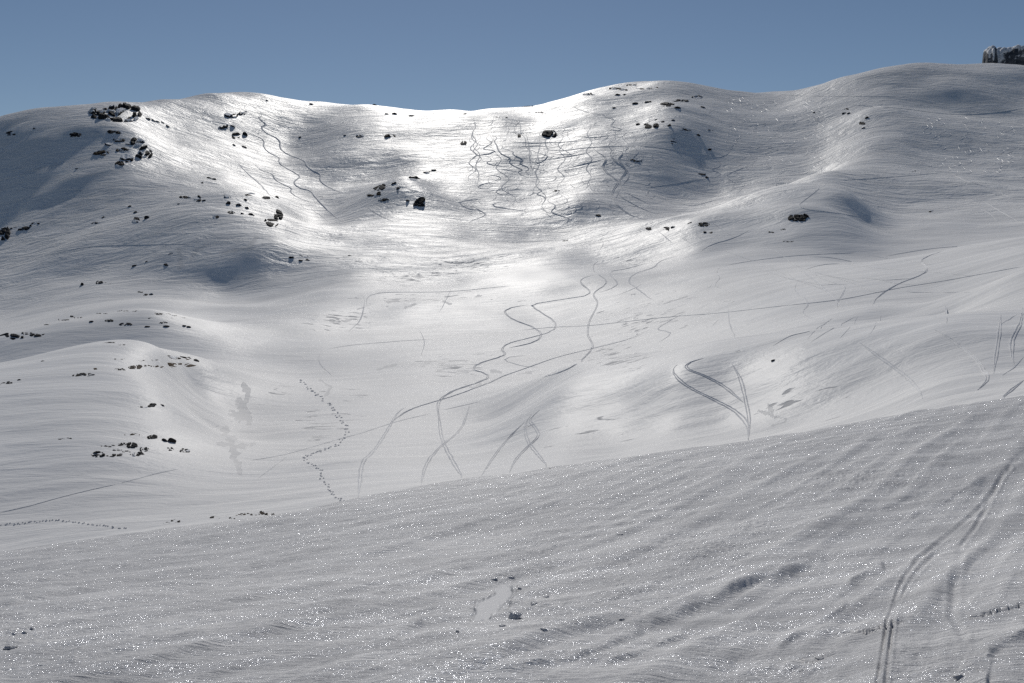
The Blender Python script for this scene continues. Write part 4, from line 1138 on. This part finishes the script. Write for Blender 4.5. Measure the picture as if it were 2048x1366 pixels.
# group | frame kind width(px) height | points | label (none: shares the label of its group)
TRACKS = """
gully tracks|A bank 4 .9|610 230 635 265 600 290 625 310 665 335 668 355 635 380 640 410 700 450 735 470 770 480 815 520 820 580 850 630 950 680 1020 705 1075 735 1095 780 1160 830 1220 850 1235 880 1230 920 1290 980 1450 1060|long wiggling ski track down the right side of the left gully
gully tracks|A bank 4 .9|510 440 610 485 655 520 650 570 690 630 770 670 815 700 808 740 880 800 975 850 1020 890 965 945 1010 1000 1130 1035 1190 1110 1330 1250 1450 1350|wiggling ski track from the gully head rocks down to the gully foot
gully tracks|A bank 3.4 .9|545 745 570 775 640 830 740 860 770 920 860 970 940 1010 925 1040 1000 1100 1110 1140 1150 1165|zigzag ski track on the white snow beside the spur ledges
gully tracks|A thin 3 .9|1035 1165 1050 1200 1110 1225|
gully tracks|A bank 3 .9|1140 1205 1170 1245 1260 1300 1310 1350|
gully tracks|A thin 3 .9|1150 1160 1230 1130 1262 1100 1230 1080|
gully tracks|A thin 3 .9|1640 1140 1730 1220 1850 1290 1990 1360|straight thin ski track slanting down below the middle spur rocks
gully tracks|A thin 2.6 .9|390 660 450 720|
gully tracks|A ridge 5 .5|380 730 470 840 600 950 700 1060 780 1140|soft snow rib running down to the spur tip rocks
bowl tracks|B bank 3.6 1|400 345 372 400 430 440 345 500 455 520 430 545 240 580 250 605 300 640|
bowl tracks|B bank 3.6 1|385 350 480 385 455 420 480 470 515 545 620 600 610 640 680 690 740 715 700 745 790 795|
bowl tracks|B bank 3.6 1|545 455 535 490 580 510 650 530 645 560 745 610 720 650 810 700 775 740 845 780|
bowl tracks|B bank 3.4 1|360 560 425 615 380 650 600 690|
bowl tracks|B bank 3.4 1|825 500 860 530 960 560 1000 580 930 640 820 670|
bowl tracks|B thin 3.4 1|820 670 870 705 960 720 1005 740 980 760|
bowl tracks|B pair 5 .8|1465 480 1500 530 1570 570 1600 620 1570 665 1600 740 1690 810 1715 850 1660 960 1680 1040 1750 1110 1850 1180 1990 1225|longest S shaped ski track curving down the right part of the bowl
bowl tracks|B pair 5 .8|1665 465 1630 485 1660 515 1640 555 1700 640 1780 690 1800 740 1740 830 1780 930|left strand of the crossing figure eight tracks in the bowl
bowl tracks|B pair 5 .8|1665 515 1740 520 1770 550 1730 610 1790 700 1830 780 1770 875|right strand of the crossing figure eight tracks in the bowl
bowl tracks|B pair 4 .8|1710 940 1760 1000 1900 1080 2040 1150|lower straight pair of ski lines running out of the bowl to the right
bowl tracks|B pair 4 .8|1780 940 1900 1000 2060 1080|upper straight pair of ski lines running out of the bowl to the right
bowl tracks|B thin 3.4 1|600 885 470 935 500 965 590 975|
bowl tracks|B thin 3.4 1|510 860 380 850 290 890 350 915 420 890 440 870|
bowl tracks|B thin 3.4 1|340 1010 115 1040 110 1070 200 1120 300 1130 360 1180 200 1250 215 1275|
bowl tracks|B thin 3.4 1|240 1080 260 1110 330 1140 365 1185 430 1180|
bowl tracks|B thin 3.4 1|610 1010 580 1040 450 1060 450 1090 560 1110 800 1145|
bowl tracks|B thin 3.4 1|1140 960 1200 1030 1190 1060 1080 1075|
bowl tracks|B thin 3.4 1|1280 1155 1250 1170 1150 1170|
bowl tracks|B thin 3.4 1|860 885 940 930 890 965 975 1000 940 1090 980 1140|
bowl tracks|B thin 3 1|1580 820 1560 840 1530 850|
bowl tracks|B thin 3 1|1480 870 1510 910 1540 925|
bowl tracks|B bank 3.4 1|1560 140 1600 180 1690 205 1650 270 1760 300 1700 320 1590 300|
bowl tracks|B bank 3.4 1|1750 155 1780 180 1740 215|
bowl tracks|B bank 3.4 1|1620 250 1600 280 1640 300 1760 320|
bowl tracks|B thin 3 1|1290 60 1280 75 1400 125 1550 150|
bowl tracks|B bank 3 1|620 430 850 440 1100 435 1300 420 1400 410|
bowl tracks|B bank 3 1|950 500 1150 520 1400 490 1800 470|
bowl tracks|B bank 3 1|1000 610 1200 580 1440 540|
bowl tracks|B bank 3 1|1200 700 1350 660 1600 600|
bowl tracks|B bank 3 1|430 700 560 715 700 735|
bowl tracks|B bank 3 1|330 800 450 770 520 800 480 830 400 800|
bowl tracks|B bank 3 1|600 330 760 340 880 320|
bowl tracks|B bank 3 1|1280 370 1450 385 1620 370|
bowl tracks|B bank 3 1|1020 550 1200 560 1330 530|
bowl tracks|B bank 3 1|700 480 900 470 1080 485|
bowl tracks|B thin 3 1|1680 350 1700 380 1760 385 1800 350|
bowl tracks|B thin 3.4 1|1060 980 1000 1030 1080 1090 1040 1150 1180 1200 1240 1230|
shoulder traverses|C bank 3 .9|925 550 1130 570 1350 600 1480 630 1560 605 1570 570|dark traverse line across the shaded right shoulder of the bowl
shoulder traverses|C bank 3 .9|990 840 1180 810 1300 790 1420 775|straight traverse line rising right to the rocks under the shoulder
shoulder traverses|C bank 3 .9|1480 640 1505 690 1450 715 1505 745 1430 785|short zigzag track on the right of the shaded shoulder
shoulder traverses|C thin 3 .9|1730 680 1620 720 1560 745 1550 770 1640 830 1640 860 1590 895|looping ski track dropping to the lip right of the shoulder
shoulder traverses|C thin 3 .9|1680 800 1665 830 1690 850|
shoulder traverses|C bank 2.6 .9|450 885 620 880 780 875|faint level line in the shaded hollow at the bowl bottom
shoulder traverses|C thin 3 .9|1200 935 1290 960 1350 955 1480 920 1560 905|
shoulder traverses|C thin 3 .9|820 950 940 970 1050 1010 1150 1005|
shoulder traverses|C thin 3 .9|1470 300 1410 340 1400 360|
lip tracks|C thin 3 .9|1090 1140 1180 1220|
lip tracks|C thin 3 .9|1230 1170 1300 1220|
lip tracks|C thin 3 .9|1340 1120 1350 1170 1420 1215|
lip tracks|C bank 3 .9|610 1120 650 1150|
lip tracks|C bank 3 .9|690 1185 705 1220 680 1270|short curved track below the flat rock on the lip
lip tracks|C thin 3 .9|1440 1070 1600 1180|
lip tracks|C thin 3.4 .9|1370 1275 1440 1230 1600 1180 1700 1130|
plain tracks|D pair 5 .7|690 235 640 270 650 320 720 375 715 410 640 470 665 540 610 660 600 750 630 810 625 850 560 920 490 970 400 1010 290 1040|long winding ski track wandering down the centre of the plain
plain tracks|P pair 5.5 .75|1187 550 1164 558 1163 567 1179 582 1173 591 1138 597 1070 608 1067 614 1088 629 1106 640 1111 652 1100 664 1059 676 1018 687 1004 699 1010 708 1000 714 957 728 948 740 969 746 976 755 954 766 910 781 881 799 876 819 881 848|right strand of the bold S shaped track in the plain
plain tracks|D pair 5.5 .75|185 545 60 570 35 600 100 650 230 700 280 750 230 800 60 840|left strand of the bold S shaped track in the plain
plain tracks|D thin 4 .8|1000 260 860 300 750 320 760 350 800 395 770 430 680 460|hooked ski track between two winding tracks in the upper plain
plain tracks|D thin 4 .8|1210 210 1090 250 1050 290 930 330 880 380 930 430 1010 490 1050 520|wide curve of a ski track reaching left in the upper plain
plain tracks|D thin 3 .8|970 390 960 410 900 440 800 480|
plain tracks|P bank 4 .8|1038 661 1102 655 1182 651 1264 642 1351 633 1440 626 1565 612 1682 599 1800 576 1888 562 2046 533|long straight traverse rising across the plain to the right photo edge
plain tracks|D thin 3.6 .8|1260 600 1150 660 1080 710 1150 730 1160 750 1080 805|small zigzag track just under the long straight traverse
plain tracks|P pair 4.5 .75|1284 668 1249 681 1190 696 1117 714 1059 734 1000 755 988 762 910 791 822 819 781 846|long slanting ski track crossing the lower plain
plain tracks|D thin 3.6 .8|180 890 50 905 45 930 170 965 270 970|hairpin of a ski track open to the right in the lower plain
plain tracks|K bank 3 .8|800 570 850 470 1350 455 1780 415|thin level traverse across the upper left of the plain
plain tracks|K thin 3.4 .8|775 480 780 540 750 650 670 730|short curved track beside grey patches in the left plain
plain tracks|K bank 3.4 .8|1370 440 1330 530 1290 600|
plain tracks|K thin 3.4 .8|1155 710 1190 800 1165 900|short bent track in the middle of the left plain
plain tracks|K thin 3.4 .8|480 860 475 940 560 1030|short bent track at the left end of the plain
plain tracks|K ridge 4 .6|540 845 700 820 1000 795 1240 780|pale raised snow line running level across the left plain
plain tracks|D thin 3 1|1410 405 1420 440 1450 400|
plain tracks|D thin 3 1|1500 285 1480 330 1500 360 1470 410 1510 440|
plain tracks|D thin 3 1|1185 430 1200 455 1180 440|
plain tracks|D thin 3.2 .8|1555 540 1565 660 1590 730 1640 790|thin track running down to the small right ridge
plain tracks|D bank 3 .8|1440 700 1500 640 1520 655|
front ridge tracks|E pair 9 .6|1210 270 1185 300 1200 350 1300 430 1500 530 1620 600 1690 690 1690 790|lowest of three double ski tracks meeting below the front ridge
front ridge tracks|E pair 8 .6|1400 225 1290 260 1280 300 1400 350 1530 420 1660 530|middle of three double ski tracks meeting below the front ridge
front ridge tracks|E pair 8 .6|1580 260 1640 370 1680 530 1700 650 1695 780|right of three double ski tracks meeting below the front ridge
front ridge tracks|E pair 8 .6|270 580 205 650 240 700 260 760 170 850 100 930 65 1010|double ski track crossing from right to left just above the near slope
front ridge tracks|E pair 8 .6|215 610 175 680 185 780 240 860 340 985|double ski track crossing from left to right just above the near slope
front ridge tracks|P pair 7 .6|1050 843 1026 867 1003 893 983 920 963 952|rough double track slanting left above the middle of the near slope
front ridge tracks|F pair 9 .6|1285 400 1310 600 1380 750 1460 885|double ski track running down right to the near slope edge
front ridge tracks|F pair 7 .6|1500 365 1470 470 1420 560 1280 680 1200 790 1165 930|double ski track bending left across another above the near slope
front ridge tracks|F pair 8 .5|1060 390 1000 440 930 560 850 680 770 770 750 900 740 1010|pale double ski track curving down in the lower left basin
front ridge tracks|F ridge 4 .6|0 755 250 710 600 610 750 570 1000 490 1230 435|straight pale traverse line across the lower left basin
front ridge tracks|F ridge 4 .6|1320 410 1580 350|short pale line continuing the straight traverse to the right
front ridge tracks|F thin 3 .6|50 880 250 730|
right flank tracks|G bank 4.5 .8|260 290 400 380 550 500 700 620 780 700 830 760|straight ski track slanting down right across the right plain
right flank tracks|G bank 4 .8|500 555 650 600 780 670 910 750|lower ski track slanting right beside the straight one
right flank tracks|G bank 4 .8|430 470 440 510 490 545|
right flank tracks|G bank 4.5 .8|500 560 485 620 550 670 570 720 540 760 560 790 605 810|S shaped ski track left of the slanting tracks on the right plain
right flank tracks|G bank 4.5 .8|630 480 640 525 780 575 825 600 800 660 770 720 815 770|ski track with a square bend in the bright snow of the right plain
right flank tracks|G pair 5.5 .75|1500 345 1380 390 1350 420 1385 470 1350 510 1200 570 1080 640 1020 700 1015 722|double ski track with an S bend at the upper right of the plain
right flank tracks|G bank 3.4 .8|0 345 150 400 300 450 430 520|
right flank tracks|G bank 3 .8|0 450 200 415 500 380 900 360|thin level traverse under the shaded right knoll
right flank tracks|G thin 3.4 .8|860 435 1000 460 1300 485 1500 500 1700 520|thin track drooping right beneath the level traverse
right flank tracks|G bank 3.4 .8|1100 385 1300 350 1500 325 1800 310 2040 340|traverse line arching across the upper right of the plain
right flank tracks|G thin 5 .7|755 800 600 890 450 930 330 1000|
right flank tracks|G thin 5 .7|730 815 590 920 580 970|
right flank tracks|G thin 5 .7|900 795 720 890 595 970|
right flank tracks|G thin 5 .7|915 795 850 880 790 945|
right flank tracks|G thin 6 .7|1075 785 1040 840 1000 918|
right slope tracks|G pair 8 .6|1490 695 1515 740 1520 845|double track dropping from the crest of the second right ridge
right slope tracks|G pair 8 .65|930 975 1030 1050 1170 1150 1260 1220 1330 1300 1355 1360|long straight double track slanting right on the grey front ridge face
right slope tracks|G pair 9 .65|1440 885 1560 960 1700 1070 1770 1160 1795 1230 1730 1300|wide double track arching down at the right of the front ridge
right slope tracks|G pair 8 .6|1890 780 1880 900 1850 1110 1840 1190|steep straight double track near the right photo edge
right slope tracks|G thin 5 .7|2000 780 1890 850|
right slope tracks|G pair 9 .65|2040 730 2020 850 1970 950 1965 1050 1980 1135|curving double track at the right photo edge
right slope tracks|G thin 6 .7|2046 1070 1980 1140 1900 1200|
right slope tracks|G pair 14 .6|2046 1230 1960 1300 1890 1360|rough wide track at the right end of the near slope edge
upper right tracks|H bank 3.4 .9|850 545 1200 570 1480 605 1700 610 1900 590 2046 570|long dark traverse crossing under the right dome
upper right tracks|H bank 3.4 .9|800 1060 1050 1045 1250 1030 1480 1010|dark level traverse in the bright band of the right slope
upper right tracks|H bank 3.4 .9|700 1075 600 1160 515 1230 570 1260 700 1275 950 1310|looping ski track behind the big boulder on the right knoll
upper right tracks|H thin 3 1|1040 790 1060 840 1100 860|
upper right tracks|H thin 3 1|1090 785 1120 830|
upper right tracks|H thin 3 1|740 870 750 910 820 955|
upper right tracks|H thin 3 1|1040 875 1080 900 1130 905|
upper right tracks|H thin 3 1|690 885 710 920|
upper right tracks|H thin 3 1|560 1060 450 1080 350 1085 360 1110 400 1112|
upper right tracks|H thin 3.2 1|1500 980 1640 1060 1800 1110 2000 1200|
upper right tracks|H thin 3.2 1|1720 1240 1830 1300 1870 1360|
upper right tracks|H thin 3.2 1|1750 1190 1900 1280 2040 1360|
upper right tracks|H thin 3 1|1590 1150 1750 1230|
upper right tracks|H thin 3 1|1760 920 1900 960 2040 1040|
upper right tracks|H thin 3 1|1300 920 1400 960|
upper right tracks|H bank 3 .8|400 480 700 487 1200 490|faint level line under the crest left of the right dome
lower left lines|I ridge 6 .6|820 910 950 875 1080 840 1220 813|bright raised snow line below the lower left rock group
lower left lines|I bank 3.4 .8|-20 1115 200 1065 400 1010 600 960 810 913|thin dark line running left from the bright raised snow line
lower left lines|J bank 3 .8|370 1220 590 1175 900 1160 1300 1155|level traverse line at the foot of the shaded left slope
lower left lines|J thin 2.8 1|530 1240 540 1265 520 1295|
lower left lines|J thin 2.8 1|455 1325 440 1360|
lower left lines|J thin 2.8 1|250 1320 270 1350|
"""
SHARED = {
 'gully tracks': 'short faint ski track scrap in the left gully',
 'bowl tracks': 'thin squiggly ski track in the tangle of tracks down the bright bowl',
 'shoulder traverses': 'short unremarkable ski line on the shaded right shoulder of the bowl',
 'lip tracks': 'short pale ski line over the lip of the bowl',
 'plain tracks': 'short faint ski mark on the open plain',
 'front ridge tracks': 'faint thin line at the left of the lower basin',
 'right flank tracks': 'short soft ski line fading out between the two right ridges',
 'right slope tracks': 'short thin ski line on the slope at the right photo edge',
 'upper right tracks': 'short pale ski line on the upper right slope',
 'lower left lines': 'tiny squiggle of a ski turn on the shaded left slope',
}
def build_tracks():
    rng = np.random.default_rng(11)
    for line in TRACKS.strip().splitlines():
        group, spec, pts, label = line.split('|')
        fr, kind, w, h = spec.split(); ox, oy, s = FRAMES[fr]
        p = np.array([float(q) for q in pts.split()]).reshape(-1, 2)*s+np.array([ox, oy])
        thin = .72 if group in ('plain tracks', 'right flank tracks', 'upper right tracks', 'shoulder traverses', 'lower left lines') else .9
        R = Ribbons(); R.add(*ribbon(p, kind, float(w)*thin, float(h)*.6, rng))
        o = R.build('ski_track' if kind != 'ridge' else 'snow_rib')
        o['label'] = label or SHARED[group]; o['category'] = 'ski track' if kind != 'ridge' else 'snow ridge'; o['group'] = group
    # chopped snow: many little turns, left of the dome and at the right edge
    for n, (x0, x1, y0, y1), lab, grp in ((140, (1452, 1650, 196, 352), 'tiny bright ski turn in the chopped snow left of the right dome', 'chopped turns left of the dome'),
                                  (80, (1850, 2046, 232, 345), 'tiny bright ski turn in the chopped snow at the right photo edge', 'chopped turns at the right edge'),
                                  (130, (935, 1310, 240, 430), 'tiny ski turn among the tangled tracks in the bright bowl', 'small turns in the bowl')):
        for k in range(n):
            cx, cy = rng.uniform(x0, x1), rng.uniform(y0, y1)
            L = rng.uniform(5, 13); d = rng.choice([-1, 1]); c = rng.uniform(2, 5)
            if grp.startswith('small'): L *= rng.uniform(1.1, 2.2)
            p = np.array([[cx-d*c*.2, cy-L*.35], [cx+d*c, cy], [cx-d*c*.3, cy+L*.35], [cx-d*c*1.6, cy+L*.45]])
            R = Ribbons(); R.add(*ribbon(p, 'bank', rng.uniform(2.4, 3.8), 0.55 if 'bowl' not in grp else 1.0, rng))
            o = R.build('ski_turn', TRACK if 'bowl' in grp else CHOP); o['label'] = lab; o['category'] = 'ski track'; o['group'] = grp
    # more runs wriggling down the bowl side by side
    for k in range(18):
        x = rng.uniform(925, 1290); y = rng.uniform(225, 320); y1 = y+rng.uniform(60, 150); amp = rng.uniform(4, 11); lam = rng.uniform(26, 50); dx = rng.uniform(-.15, .45); ph = rng.uniform(0, 6)
        ys = np.arange(y, min(y1, 432), 6.0)
        if x > 1180: ys = ys[ys < 330]
        if len(ys) < 6: continue
        pts = np.stack([x+(ys-y)*dx+amp*np.sin((ys-y)/lam*2*math.pi+ph)*(0.6+0.4*np.sin(ys/37+ph)), ys], 1)
        R = Ribbons(); R.add(*ribbon(pts, 'bank', rng.uniform(1.8, 2.4), .4, rng))
        o = R.build('ski_track'); o['label'] = SHARED['bowl tracks']; o['category'] = 'ski track'; o['group'] = 'bowl tracks'
    for k in range(12):
        x = rng.uniform(1480, 1900); y = rng.uniform(505, 565); L = rng.uniform(50, 140); sl = rng.uniform(-.22, .5); amp = rng.uniform(1, 5)
        xs = np.linspace(x, min(x+L, 2040), 12); u = np.linspace(0, 1, 12)
        pts = np.stack([xs, np.clip(y+(xs-x)*sl+amp*np.sin(u*5+k), 490, 585)], 1)
        R = Ribbons(); R.add(*ribbon(pts, 'bank', rng.uniform(2.0, 2.8), .5, rng))
        o = R.build('ski_track'); o['label'] = 'faint thin ski line across the upper right plain under the shaded knoll'; o['category'] = 'ski track'; o['group'] = 'faint lines on the right plain'
    # footprints: little craters in a row
    def prints(pts, wpx, gap, label, double):
        q = smooth_path(pts, 1.0)
        dist = np.concatenate([[0], np.cumsum(np.hypot(*np.diff(q, axis=0).T))])
        th = np.linspace(0, 2*math.pi, 9)[:-1]
        par = None; k = 0
        for s in np.arange(0, dist[-1], gap):
            x = np.interp(s, dist, q[:, 0]); y = np.interp(s, dist, q[:, 1])
            for e in range(double):
                g = ground([x+rng.normal(0, wpx*.45*double)], [y+rng.normal(0, wpx*.25)])[0]; m = g[1]/FPX; r = 0.5*wpx*m*rng.uniform(.75, 1.25)
                if par is None:
                    par = bpy.data.objects.new('footprint_trail', None); COL.objects.link(par); par.location = tuple(g)
                    par['label'] = label; par['category'] = 'footprint trail'; base = g
                rad = np.array([0, .45, .8, 1.25]); hh = np.array([.03, .03, .75, -.1])*r
                X = g[0]+np.outer(np.ones(8), rad).T*np.cos(th)[None]*r; Y = g[1]+np.outer(np.ones(8), rad).T*np.sin(th)[None]*r*1.5
                Z = grid_z(X, Y)+hh[:, None]*rng.uniform(.6, 1.3, (4, 8))+0.015
                Xc = np.concatenate([X, X[:, :1]], 1)-base[0]; Yc = np.concatenate([Y, Y[:, :1]], 1)-base[1]; Zc = np.concatenate([Z, Z[:, :1]], 1)-base[2]
                fm = grid_mesh('footprint', Xc, Yc, Zc, TRACK)
                if fm.polygons[0].normal.z < 0: fm.flip_normals()
                link('footprint', fm, par); k += 1
        return k
    F = lambda p, f: np.array(p, float).reshape(-1, 2)*FRAMES[f][2]+np.array(FRAMES[f][:2])
    a = prints(F([340, 210, 450, 300, 560, 390, 620, 470, 660, 540, 610, 640, 480, 690, 375, 730, 390, 760, 470, 820, 510, 900, 570, 990, 625, 1030], 'F'), 3.6, 6.5, 'crooked boot trail bending twice down the lower left basin', 2)
    b = prints(F([-10, 1195, 250, 1175, 400, 1165, 600, 1190, 880, 1220], 'I'), 3.4, 6.0, 'single dotted line of footprints at the far lower left', 1)
    print('prints', a, b)
build_tracks()
print('tracks', time.time()-T0)
